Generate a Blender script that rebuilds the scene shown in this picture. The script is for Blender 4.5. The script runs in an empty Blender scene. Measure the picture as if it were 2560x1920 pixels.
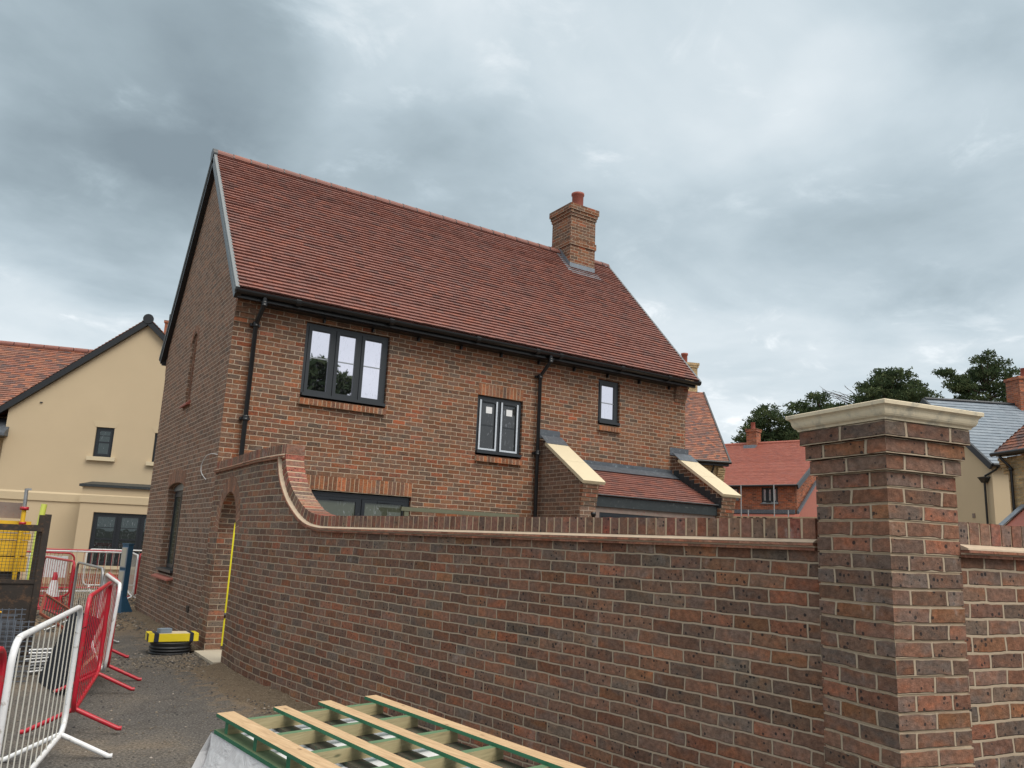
import bpy, math, random
from mathutils import Vector, Matrix, noise as MN
RN = random.Random(11)
sc = bpy.context.scene
COL = sc.collection
V = Vector
# ------------------------------------------------------------------ node helper
class NT:
    def __init__(s, tree):
        s.t = tree; tree.nodes.clear()
    def n(s, typ, **k):
        nd = s.t.nodes.new('ShaderNode' + typ)
        for a, b in k.items(): setattr(nd, a, b)
        return nd
    def put(s, sock, v):
        if v is None: return
        if isinstance(v, bpy.types.NodeSocket): s.t.links.new(v, sock)
        elif isinstance(v, (tuple, list)) and len(v) == 3 and sock.type == 'RGBA': sock.default_value = (*v, 1)
        else: sock.default_value = v
    def m(s, op, a, b=None, c=None, clamp=False):
        nd = s.n('Math', operation=op, use_clamp=clamp)
        s.put(nd.inputs[0], a); s.put(nd.inputs[1], b); s.put(nd.inputs[2], c)
        return nd.outputs[0]
    def vm(s, op, a, b=None, out=0):
        nd = s.n('VectorMath', operation=op)
        s.put(nd.inputs[0], a)
        if op == 'SCALE': s.put(nd.inputs[3], b)
        else: s.put(nd.inputs[1], b)
        return nd.outputs[out]
    def mix(s, f, a, b, blend='MIX'):
        nd = s.n('Mix', data_type='RGBA', blend_type=blend)
        s.put(nd.inputs[0], f); s.put(nd.inputs[6], a); s.put(nd.inputs[7], b)
        return nd.outputs[2]
    def ramp(s, f, stops, interp='LINEAR'):
        nd = s.n('ValToRGB'); cr = nd.color_ramp; cr.interpolation = interp
        while len(cr.elements) < len(stops): cr.elements.new(0.5)
        for e, (p, c) in zip(cr.elements, stops):
            e.position = p
            e.color = (*c, 1) if isinstance(c, (tuple, list)) else (c, c, c, 1)
        s.put(nd.inputs[0], f)
        return nd.outputs[0]
    def noise(s, vec, scale, detail=2, rough=.5, dist=0, dim='3D'):
        nd = s.n('TexNoise', noise_dimensions=dim)
        s.put(nd.inputs['Vector'], vec)
        nd.inputs['Scale'].default_value = scale; nd.inputs['Detail'].default_value = detail
        nd.inputs['Roughness'].default_value = rough; nd.inputs['Distortion'].default_value = dist
        return nd.outputs[0]
    def ss(s, x, a, b):
        nd = s.n('MapRange', interpolation_type='SMOOTHSTEP')
        s.put(nd.inputs[0], x); nd.inputs[1].default_value = a; nd.inputs[2].default_value = b
        return nd.outputs[0]
    def comb(s, x, y, z=0.):
        nd = s.n('CombineXYZ'); s.put(nd.inputs[0], x); s.put(nd.inputs[1], y); s.put(nd.inputs[2], z)
        return nd.outputs[0]
    def sep(s, v):
        nd = s.n('SeparateXYZ'); s.put(nd.inputs[0], v); return nd.outputs

def newmat(name):
    m = bpy.data.materials.new(name); m.use_nodes = True
    return m, NT(m.node_tree)
def finish(T, col, rough=.8, bump=None, bstr=.5, bdist=.01, metal=0, spec=.5, extra=None):
    b = T.n('BsdfPrincipled'); o = T.n('OutputMaterial')
    T.put(b.inputs['Base Color'], col); T.put(b.inputs['Roughness'], rough)
    T.put(b.inputs['Metallic'], metal); T.put(b.inputs['Specular IOR Level'], spec)
    if extra:
        for k, v in extra.items(): T.put(b.inputs[k], v)
    if bump is not None:
        bn = T.n('Bump'); bn.inputs['Strength'].default_value = bstr; bn.inputs['Distance'].default_value = bdist
        T.put(bn.inputs['Height'], bump); T.t.links.new(bn.outputs[0], b.inputs['Normal'])
    T.t.links.new(b.outputs[0], o.inputs[0])
    return b

def plain(name, c, rough=.6, metal=0, var=.12, scale=6, bstr=.15, bscale=60, spec=.5, dirt=None, dirts=.5):
    m, T = newmat(name)
    g = T.n('NewGeometry').outputs['Position']
    n1 = T.noise(g, scale, 4, .6)
    col = T.mix(T.m('MULTIPLY', n1, 1.0), tuple(x * (1 - var) for x in c), tuple(min(1, x * (1 + var)) for x in c))
    if dirt:
        d = T.ss(T.noise(g, scale * 2.3, 5, .65), .62 - dirts * .25, .72)
        col = T.mix(d, col, dirt)
    finish(T, col, rough, T.noise(g, bscale, 3, .6), bstr, .004, metal, spec)
    return m

# brick: unit=False -> stretcher bond from UV in metres; unit=True -> colour per face attribute
def brick(name, pal, mortar, unit=False, dark=.35, speck=.7, gain=1., cw=.225, ch=.075, seed=0., lime=.25, jw=.0052, fat=0., jitter=.09, wobble=.012, mottle=.6, bd=.010, even=.15, wt=(1.10, .98, .86)):
    m, T = newmat(name)
    uv = T.n('UVMap').outputs[0]
    x0, y0, _ = T.sep(uv)
    wob = T.n('TexNoise'); wob.inputs['Scale'].default_value = 14; wob.inputs['Detail'].default_value = 3
    T.put(wob.inputs['Vector'], uv)
    w = T.sep(T.vm('SCALE', T.vm('SUBTRACT', wob.outputs['Color'], (.5, .5, .5)), wobble))
    wb2 = T.n('TexNoise'); wb2.inputs['Scale'].default_value = 3.3; wb2.inputs['Detail'].default_value = 1
    T.put(wb2.inputs['Vector'], uv)
    w2 = T.sep(T.vm('MULTIPLY', T.vm('SUBTRACT', wb2.outputs['Color'], (.5, .5, .5)), (.05, .016, 0.)))
    x = T.m('ADD', T.m('ADD', x0, w[0]), w2[0]); y = T.m('ADD', T.m('ADD', y0, w[1]), w2[1])
    if unit:
        at = T.n('Attribute', attribute_name='rnd').outputs['Fac']
        cell = T.comb(at, seed, T.m('MULTIPLY', at, 7.3))
        mask = None
    else:
        row = T.m('FLOOR', T.m('DIVIDE', y, ch))
        off = T.m('MULTIPLY', T.m('FLOORED_MODULO', row, 2.), .5)
        wn0 = T.n('TexWhiteNoise', noise_dimensions='1D'); T.put(wn0.inputs['W'], row)
        jit = T.m('MULTIPLY', T.m('SUBTRACT', wn0.outputs[0]  , .5), jitter)
        ux = T.m('ADD', T.m('ADD', T.m('DIVIDE', x, cw), off), jit)
        colm = T.m('FLOOR', ux)
        fx = T.m('MULTIPLY', T.m('FRACT', ux), cw)
        fy = T.m('MULTIPLY', T.m('FRACT', T.m('DIVIDE', y, ch)), ch)
        dx = T.m('MINIMUM', fx, T.m('SUBTRACT', cw, fx))
        dy = T.m('MINIMUM', fy, T.m('SUBTRACT', ch, fy))
        d = T.m('SMOOTH_MIN', dx, dy, .006)
        mask = T.ss(d, jw - .0016, jw + .0018)
        cell = T.comb(colm, row, seed)
    wn = T.n('TexWhiteNoise', noise_dimensions='3D'); T.put(wn.inputs['Vector'], cell)
    r1 = wn.outputs['Value']; rc = T.sep(wn.outputs['Color'])
    N = len(pal); mu = [sum(p[k] for p in pal) / N for k in range(3)]; pal = [tuple(p[k] * (1 - even) + mu[k] * even for k in range(3)) for p in pal]
    pal = [(p[0] * wt[0], p[1] * wt[1], p[2] * wt[2]) for p in pal]
    c = T.ramp(r1, [(i / (N - 1) if N > 1 else 0, tuple(v * gain for v in p)) for i, p in enumerate(pal)])
    sh = T.vm('SCALE', wn.outputs['Color'], 40.)
    lv = T.vm('ADD', uv, sh)
    lv2 = T.vm('MULTIPLY', lv, (1., 1.6, 1.))
    # fire-flashing inside each brick
    n1 = T.noise(lv2, 7, 2, .5)
    f = T.m('MULTIPLY', T.ss(n1, .36, .62), T.m('MULTIPLY', rc[1], dark * 1.6), clamp=True)
    c = T.mix(f, c, tuple(v * gain for v in (.115, .10, .09)))
    n1b = T.noise(T.vm('ADD', lv2, (9., 3., 1.)), 9, 3, .6)
    c = T.mix(T.m('MULTIPLY', T.ss(n1b, .45, .8), .55), c, T.mix(1, c, (1.75, 1.2, .85), 'MULTIPLY'))
    # brightness per brick
    br = T.m('MULTIPLY_ADD', rc[2], .5, .75)
    c = T.mix(1, c, T.comb(br, br, br), 'MULTIPLY')
    fine = T.noise(uv, 160, 3, .7)
    c = T.mix(1, c, T.comb(*[T.m('MULTIPLY_ADD', fine, .7, .65)] * 3), 'MULTIPLY')
    mot = T.noise(T.vm('ADD', uv, T.vm('SCALE', wn.outputs['Color'], 11.)), 38, 4, .7)
    c = T.mix(1, c, T.comb(*[T.m('MULTIPLY_ADD', T.ss(mot, .3, .72), mottle, 1.02 - mottle * .5)] * 3), 'MULTIPLY')
    # burnt specks
    vo = T.n('TexVoronoi', feature='F1'); T.put(vo.inputs['Vector'], T.vm('ADD', uv, T.vm('SCALE', wn.outputs['Color'], 3.)))
    vo.inputs['Scale'].default_value = 42
    vw = T.sep(vo.outputs['Color'])
    sp = T.m('MULTIPLY', T.m('LESS_THAN', vo.outputs['Distance'], T.m('MULTIPLY', vw[0], .40)), T.m('GREATER_THAN', vw[1], .48))
    sp = T.m('MULTIPLY', sp, T.m('GREATER_THAN', rc[0], 1 - speck))
    c = T.mix(T.m('MULTIPLY', sp, .85), c, (.018, .018, .02))
    # lime bloom
    lm = T.m('MULTIPLY', T.ss(T.noise(T.vm('MULTIPLY', uv, (1.6, 1., 1.)), 2.2, 6, .72), .57, .78), lime * 1.3)
    c = T.mix(lm, c, (.42, .37, .34))
    h = T.m('MULTIPLY_ADD', fine, .25, T.m('MULTIPLY', T.noise(uv, 45, 2, .5), .35))
    if mask is not None:
        mo = T.mix(T.noise(uv, 9, 4, .7), tuple(v * .78 for v in mortar), tuple(min(1, v * 1.18) for v in mortar))
        mo = T.mix(T.m('MULTIPLY', T.noise(uv, 220, 2, .5), .35), mo, tuple(v * .5 for v in mortar))
        c = T.mix(mask, mo, c)
        tilt = T.m('MULTIPLY', T.m('SUBTRACT', rc[0], .5), .25)
        h = T.m('MULTIPLY', T.m('ADD', T.m('ADD', h, .9), tilt), T.m('MULTIPLY_ADD', mask, .85, .15))
    finish(T, c, .88, h, .95, bd, spec=.25)
    return m

# palettes (real-world linear base colours)
P_WALL = [(.21, .10, .065), (.15, .088, .07), (.17, .10, .075), (.185, .095, .065), (.14, .09, .075), (.155, .09, .07), (.125, .095, .085), (.17, .105, .08), (.125, .108, .096), (.14, .095, .08), (.20, .105, .06), (.15, .088, .07), (.23, .095, .06), (.135, .10, .085)]
P_WALL0 = [(.19, .075, .045), (.15, .078, .058), (.125, .082, .07), (.16, .083, .06), (.135, .075, .06), (.115, .085, .078), (.14, .09, .07), (.085, .078, .08), (.12, .085, .075), (.17, .08, .05), (.13, .075, .06)]
P_HOUSE = [(.30, .10, .05), (.24, .11, .06), (.175, .105, .075), (.22, .11, .065), (.15, .095, .078), (.27, .105, .05), (.19, .11, .075), (.125, .105, .092), (.21, .10, .06), (.165, .10, .075), (.34, .095, .045)]
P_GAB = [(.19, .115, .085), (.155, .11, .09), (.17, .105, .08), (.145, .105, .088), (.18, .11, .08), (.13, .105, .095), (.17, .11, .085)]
P_BUFF = [(.42, .34, .20), (.36, .29, .17), (.46, .38, .24), (.33, .27, .17), (.40, .33, .2)]
P_RED = [(.30, .10, .055), (.34, .13, .07), (.20, .08, .055), (.38, .14, .075), (.26, .09, .05), (.13, .06, .05)]
P_SOLD = [(.30, .125, .06), (.24, .11, .06), (.17, .10, .075), (.28, .13, .065), (.11, .09, .085), (.26, .11, .055), (.20, .105, .07), (.32, .12, .06)]
P_COPE = [(.19, .095, .07), (.15, .10, .082), (.21, .09, .065), (.155, .10, .09), (.17, .13, .105), (.23, .075, .06), (.13, .105, .095), (.18, .115, .085)]
P_COPE0 = [(.16, .075, .058), (.125, .08, .07), (.18, .075, .052), (.13, .075, .068), (.14, .10, .082), (.19, .06, .045), (.10, .08, .078), (.15, .09, .07)]
MORT = (.52, .40, .27)
M = {}
M['garden_brick'] = brick('garden_brick', P_WALL, (.45, .355, .26), gain=1.12, wt=(1.10, 1.0, .86), even=.05, seed=3., jw=.0058, bd=.014, lime=.45)
M['pillar_brick'] = brick('pillar_brick', P_WALL, (.46, .365, .265), gain=1.08, wt=(1.10, .99, .86), even=.0, seed=9., lime=.5, bd=.014, dark=.45, jw=.0066, cw=.22, jitter=0)
M['house_brick'] = brick('house_brick', P_HOUSE, (.54, .43, .32), seed=5., speck=.4, lime=.15, gain=.90, wt=(1.02, .98, .88), even=.2)
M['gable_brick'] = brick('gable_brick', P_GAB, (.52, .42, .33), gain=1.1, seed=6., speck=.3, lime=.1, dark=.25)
M['buff_brick'] = brick('buff_brick', P_BUFF, (.5, .43, .3), seed=8., speck=.1, dark=.15, lime=0)
M['red_brick'] = brick('red_brick', P_RED, (.42, .27, .2), seed=12., speck=.3, lime=0)
M['cope_unit'] = brick('cope_unit', P_COPE, MORT, unit=True, gain=1.12, speck=.6, dark=.35, lime=.8)
M['sold_unit'] = brick('sold_unit', P_SOLD, MORT, unit=True, speck=.3, dark=.3)
M['ring_unit'] = brick('ring_unit', [(.245, .145, .11), (.21, .14, .112), (.25, .14, .10), (.20, .14, .115)], MORT, unit=True, speck=.2, dark=.25)
M['mortar'] = plain('mortar', (.50, .39, .27), .95, var=.2, scale=20, bstr=.5, bscale=120)
M['fillet'] = plain('fillet', (.50, .395, .29), .95, var=.22, scale=14, bstr=.6, bscale=60)
M['crease'] = brick('crease', [(.26, .12, .085), (.30, .15, .11), (.22, .12, .09), (.34, .2, .15)], (.5, .41, .31), unit=True, speck=0, dark=.2)

def tilemat(name, pal, gain=1., rough=.62):
    m, T = newmat(name)
    at = T.n('Attribute', attribute_name='rnd').outputs['Fac']
    g = T.n('NewGeometry').outputs['Position']
    N = len(pal)
    c = T.ramp(at, [(i / (N - 1), tuple(v * gain for v in p)) for i, p in enumerate(pal)])
    n = T.noise(T.vm('ADD', g, T.comb(T.m('MULTIPLY', at, 91.), 0., 0.)), 9, 4, .65)
    c = T.mix(1, c, T.comb(*[T.m('MULTIPLY_ADD', n, .4, .8)] * 3), 'MULTIPLY')
    finish(T, c, rough, T.noise(g, 90, 3, .6), .4, .003, spec=.45)
    return m
M['tile'] = tilemat('tile', gain=.88, pal=[(.24, .105, .085), (.26, .108, .085), (.27, .11, .085), (.24, .11, .09), (.26, .112, .088), (.30, .112, .078), (.235, .105, .088), (.18, .092, .08), (.265, .11, .085)])
M['tile_mix'] = tilemat('tile_mix', gain=.80, pal=[(.38, .13, .07), (.13, .085, .075), (.42, .15, .08), (.2, .1, .08), (.4, .17, .1), (.12, .08, .08), (.35, .13, .08)])
M['tile_red'] = tilemat('tile_red', [(.32, .098, .068), (.35, .108, .073), (.30, .098, .073), (.36, .122, .083)])
M['slate'] = tilemat('slate', [(.17, .21, .25), (.20, .24, .28), (.185, .22, .26), (.22, .26, .30)], rough=.5)
M['grey_metal'] = plain('grey_metal', (.17, .19, .20), .45, .3, spec=.5)
M['galv'] = plain('galv', (.34, .35, .36), .4, .7, var=.25)
M['lead'] = plain('lead', (.10, .115, .135), .5, .3, var=.35, scale=9, dirt=(.22, .25, .28), dirts=.35)
M['lead_dark'] = plain('lead_dark', (.030, .038, .042), .5, .2, var=.4, scale=6, dirt=(.09, .10, .10), dirts=.3)
M['lead_new'] = plain('lead_new', (.20, .23, .26), .42, .4, var=.35, scale=9, dirt=(.36, .39, .42), dirts=.3)
M['black'] = plain('black', (.010, .011, .013), .32, var=.3, bstr=.03)
M['frame'] = plain('frame', (.022, .027, .033), .42, var=.1, bstr=.05)
M['frame_dk'] = plain('frame_dk', (.010, .014, .02), .4, var=.1, bstr=.05)
M['film'] = plain('film', (.55, .6, .66), .3, var=.35, scale=40, bstr=.4, bscale=50)
M['paper'] = plain('paper', (.75, .76, .77), .8, var=.04)
M['bar_grey'] = plain('bar_grey', (.30, .33, .36), .4, var=.05)
M['stone'] = plain('stone', (.62, .53, .365), .75, var=.07, scale=5, bstr=.25, bscale=140)
M['cap_stone'] = plain('cap_stone', (.68, .585, .42), .7, var=.1, scale=6, bstr=.3, bscale=160, dirt=(.44, .40, .31), dirts=.6)
M['render'] = plain('render', (.54, .435, .29), .92, var=.06, scale=1.1, bstr=.25, bscale=90)
M['render_trim'] = plain('render_trim', (.55, .45, .30), .9, var=.05, scale=2, bstr=.2, bscale=90)
M['wood'] = None
M['terra'] = plain('terra', (.28, .075, .05), .6, var=.15)
M['red_paint'] = plain('red_paint', (.44, .012, .028), .35, var=.15, scale=8, bstr=.08, dirt=(.25, .07, .06), dirts=.4)
M['oldwood'] = plain('oldwood', (.075, .065, .045), .85, var=.4, scale=12, dirt=(.015, .08, .045), dirts=.5)
M['orange_paint'] = plain('orange_paint', (.22, .062, .038), .6, var=.3, dirt=(.12, .06, .04), dirts=.4)
M['white_paint'] = plain('white_paint', (.72, .73, .74), .38, var=.06, scale=9, bstr=.08, dirt=(.36, .33, .29), dirts=.3)
M['white_bar'] = plain('white_bar', (.58, .56, .50), .5, var=.15, scale=9)
M['yellow'] = plain('yellow', (.74, .44, .015), .55, var=.15, scale=5, dirt=(.45, .28, .03), dirts=.25)
M['yellow_clean'] = plain('yellow_clean', (.80, .62, .02), .5, var=.05)
M['neon'] = plain('neon', (.88, .80, .02), .5, var=.04)
M['tube_green'] = plain('tube_green', (.62, .68, .12), .4, var=.1)
M['navy'] = plain('navy', (.012, .018, .04), .5, var=.2)
M['rusty'] = plain('rusty', (.035, .027, .022), .7, .2, var=.4, scale=5, dirt=(.12, .065, .035), dirts=.5, bstr=.4)
M['dkmesh'] = plain('dkmesh', (.028, .032, .04), .5, var=.25)
M['bluemesh'] = plain('bluemesh', (.07, .085, .11), .5, var=.25, scale=10)
M['blue'] = plain('blue', (.018, .075, .14), .5, var=.3, scale=8, bstr=.25)
M['plaque'] = plain('plaque', (.42, .40, .33), .6, var=.15, scale=14)
M['concrete'] = plain('concrete', (.50, .44, .34), .9, var=.15, scale=7, bstr=.4)
M['block'] = plain('block', (.20, .25, .31), .9, var=.15, bstr=.5)
M['ribbed'] = plain('ribbed', (.015, .016, .018), .45, var=.3)
M['oldboard'] = plain('oldboard', (.22, .17, .145), .85, var=.25, scale=9, bstr=.4, dirt=(.25, .07, .05), dirts=.15)
M['bark'] = plain('bark', (.07, .045, .032), .95, var=.3, scale=6, bstr=.8, bscale=20)
M['greenwood'] = plain('greenwood', (.13, .135, .09), .8, var=.25, scale=7)
M['scaff'] = plain('scaff', (.36, .37, .38), .5, .5, var=.2)
M['tan_rail'] = plain('tan_rail', (.45, .33, .22), .8, var=.2)

def glass(name, tint, fac, base=(.02, .022, .025), streak=0.):
    m, T = newmat(name)
    g = T.n('NewGeometry').outputs['Position']
    gl = T.n('BsdfGlossy'); T.put(gl.inputs['Color'], tint); gl.inputs['Roughness'].default_value = .015
    bn = T.n('Bump'); bn.inputs['Strength'].default_value = .05; bn.inputs['Distance'].default_value = .01
    T.put(bn.inputs['Height'], T.noise(g, 3.2, 2, .5)); T.t.links.new(bn.outputs[0], gl.inputs['Normal'])
    di = T.n('BsdfDiffuse'); 
    v = T.vm('MULTIPLY', g, (26., 26., 7.))
    st = T.m('MULTIPLY', T.ss(T.noise(v, 1., 4, .7, 1.2), .56, .74), streak)
    T.put(di.inputs['Color'], T.mix(st, base, (.75, .8, .9)))
    lw = T.n('LayerWeight'); lw.inputs[0].default_value = .25
    f = T.m('MULTIPLY_ADD', lw.outputs['Fresnel'], 1 - fac, fac, clamp=True)
    f = T.m('MULTIPLY', f, T.m('SUBTRACT', 1., T.m('MULTIPLY', st, .6)))
    mx = T.n('MixShader'); T.put(mx.inputs[0], f)
    T.t.links.new(di.outputs[0], mx.inputs[1]); T.t.links.new(gl.outputs[0], mx.inputs[2])
    o = T.n('OutputMaterial'); T.t.links.new(mx.outputs[0], o.inputs[0])
    return m
M['glass'] = glass('glass', (.93, .91, 1.), .82, streak=.5)
M['glass_dim'] = glass('glass_dim', (.85, .9, .95), .05, (.028, .028, .027), streak=.3)
M['glass_green'] = glass('glass_green', (.85, .9, .9), .05, (.07, .078, .056), streak=.35)
M['glass_pale'] = glass('glass_pale', (.93, .93, 1.), .35, (.30, .33, .38), streak=.2)
M['glass_dark'] = glass('glass_dark', (.8, .9, .9), .07, (.012, .018, .018), streak=.3)

def woodmat():
    m, T = newmat('wood')
    g = T.n('TexCoord').outputs['Object']
    uv = T.n('UVMap').outputs[0]
    v = T.vm('MULTIPLY', uv, (1.2, 16., 1.))
    gr = T.noise(v, 5, 5, .65, .6)
    c = T.ramp(gr, [(.25, (.33, .21, .115)), (.5, (.50, .34, .19)), (.75, (.62, .45, .27))])
    kn = T.n('TexVoronoi'); T.put(kn.inputs['Vector'], T.vm('MULTIPLY', uv, (3.2, 9., 1.))); kn.inputs['Scale'].default_value = 1.3
    c = T.mix(T.m('SUBTRACT', 1., T.ss(kn.outputs['Distance'], .03, .12)), c, (.16, .08, .04))
    # leftover green paint near the edges (v runs 0..1 stored in u-fraction by attribute rnd)
    at = T.n('Attribute', attribute_name='rnd').outputs['Fac']
    c = T.mix(at, c, T.mix(T.noise(uv, 12, 4, .7), (.014, .105, .055), (.035, .19, .09)))
    finish(T, c, .75, gr, .35, .004)
    return m
M['wood'] = woodmat()

def groundmat():
    m, T = newmat('ground_gravel')
    g = T.n('NewGeometry').outputs['Position']
    x, y, z = T.sep(g)
    n1 = T.noise(g, .8, 5, .6); n2 = T.noise(g, 48, 5, .8); n3 = T.noise(g, 7, 4, .6)
    base = T.ramp(n2, [(.3, (.024, .023, .022)), (.5, (.090, .084, .078)), (.7, (.25, .235, .215))])
    base = T.mix(T.ss(n1, .4, .7), base, T.mix(1, base, (1.5, 1.4, 1.25), 'MULTIPLY'))
    base = T.mix(T.m('MULTIPLY', T.ss(T.noise(g, 2.7, 5, .7, .8), .5, .68), .6), base, T.mix(1, base, (.55, .53, .52), 'MULTIPLY'))
    soil = T.ramp(n2, [(.3, (.11, .075, .045)), (.55, (.23, .17, .11)), (.75, (.38, .31, .22))])
    far = T.ss(T.m('ADD', y, T.m('MULTIPLY', n3, 2.)), 14.2, 16.5)
    # soil strip along the base of the wall
    wl = T.m('MULTIPLY', T.ss(T.m('ADD', x, T.m('MULTIPLY', T.m('SUBTRACT', n3, .5), 1.6)), 2.0, 2.5), T.ss(y, 5.5, 8.))
    pt = T.m('MULTIPLY', T.ss(n1, .55, .66), .35)
    f = T.m('MAXIMUM', T.m('MAXIMUM', far, T.m('MULTIPLY', wl, .75)), T.m('MULTIPLY', pt, .6))
    c = T.mix(f, base, soil)
    vo = T.n('TexVoronoi'); T.put(vo.inputs['Vector'], g); vo.inputs['Scale'].default_value = 55
    vc = T.sep(vo.outputs['Color'])
    st = T.m('MULTIPLY', T.m('LESS_THAN', vo.outputs['Distance'], .33), T.m('GREATER_THAN', vc[0], .85))
    c = T.mix(T.m('MULTIPLY', st, .7), c, T.ramp(vc[1], [(0, (.04, .04, .042)), (.5, (.13, .115, .1)), (1, (.30, .27, .24))]))
    h = T.m('ADD', T.m('MULTIPLY', n2, .5), T.m('ADD', T.m('MULTIPLY', n3, .8), T.m('MULTIPLY', st, .6)))
    finish(T, c, .9, h, .9, .02, spec=.2)
    return m
M['ground'] = groundmat()
def soilmat():
    m, T = newmat('soil')
    g = T.n('NewGeometry').outputs['Position']
    n2 = T.noise(g, 55, 5, .8)
    c = T.ramp(n2, [(.3, (.07, .052, .036)), (.5, (.17, .13, .09)), (.7, (.33, .27, .20))])
    finish(T, c, .95, n2, 1., .02, spec=.1); return m
M['soil'] = soilmat()
def stonemat():
    m, T = newmat('stones')
    at = T.n('Attribute', attribute_name='rnd').outputs['Fac']
    c = T.ramp(at, [(0, (.04, .04, .042)), (.35, (.10, .09, .08)), (.7, (.15, .125, .095)), (.93, (.22, .185, .14)), (1, (.38, .34, .3))])
    finish(T, c, .9, spec=.2); return m
M['stones'] = stonemat()
def leafmat():
    m, T = newmat('needles')
    at = T.n('Attribute', attribute_name='rnd').outputs['Fac']
    c = T.ramp(at, [(0, (.035, .055, .032)), (.5, (.07, .10, .05)), (1, (.14, .165, .08))])
    d = T.n('BsdfDiffuse'); tr = T.n('BsdfTranslucent'); T.put(d.inputs[0], c); T.put(tr.inputs[0], c)
    mx = T.n('MixShader'); mx.inputs[0].default_value = .25
    T.t.links.new(d.outputs[0], mx.inputs[1]); T.t.links.new(tr.outputs[0], mx.inputs[2])
    o = T.n('OutputMaterial'); T.t.links.new(mx.outputs[0], o.inputs[0]); return m
M['needles'] = leafmat()
def sheetmat():
    m, T = newmat('plastic_sheet')
    g = T.n('NewGeometry').outputs['Position']
    n = T.noise(g, 7, 4, .6, 1.)
    finish(T, T.mix(n, (.50, .50, .51), (.74, .74, .75)), .35, n, .6, .03); return m
M['sheet'] = sheetmat()
def packmat():
    m, T = newmat('pack_top')
    g = T.n('NewGeometry').outputs['Position']
    n = T.noise(g, 5, 4, .6, 1.)
    finish(T, T.mix(n, (.62, .63, .66), (.82, .83, .86)), .4, n, .3, .02); return m
M['pack'] = packmat()

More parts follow.
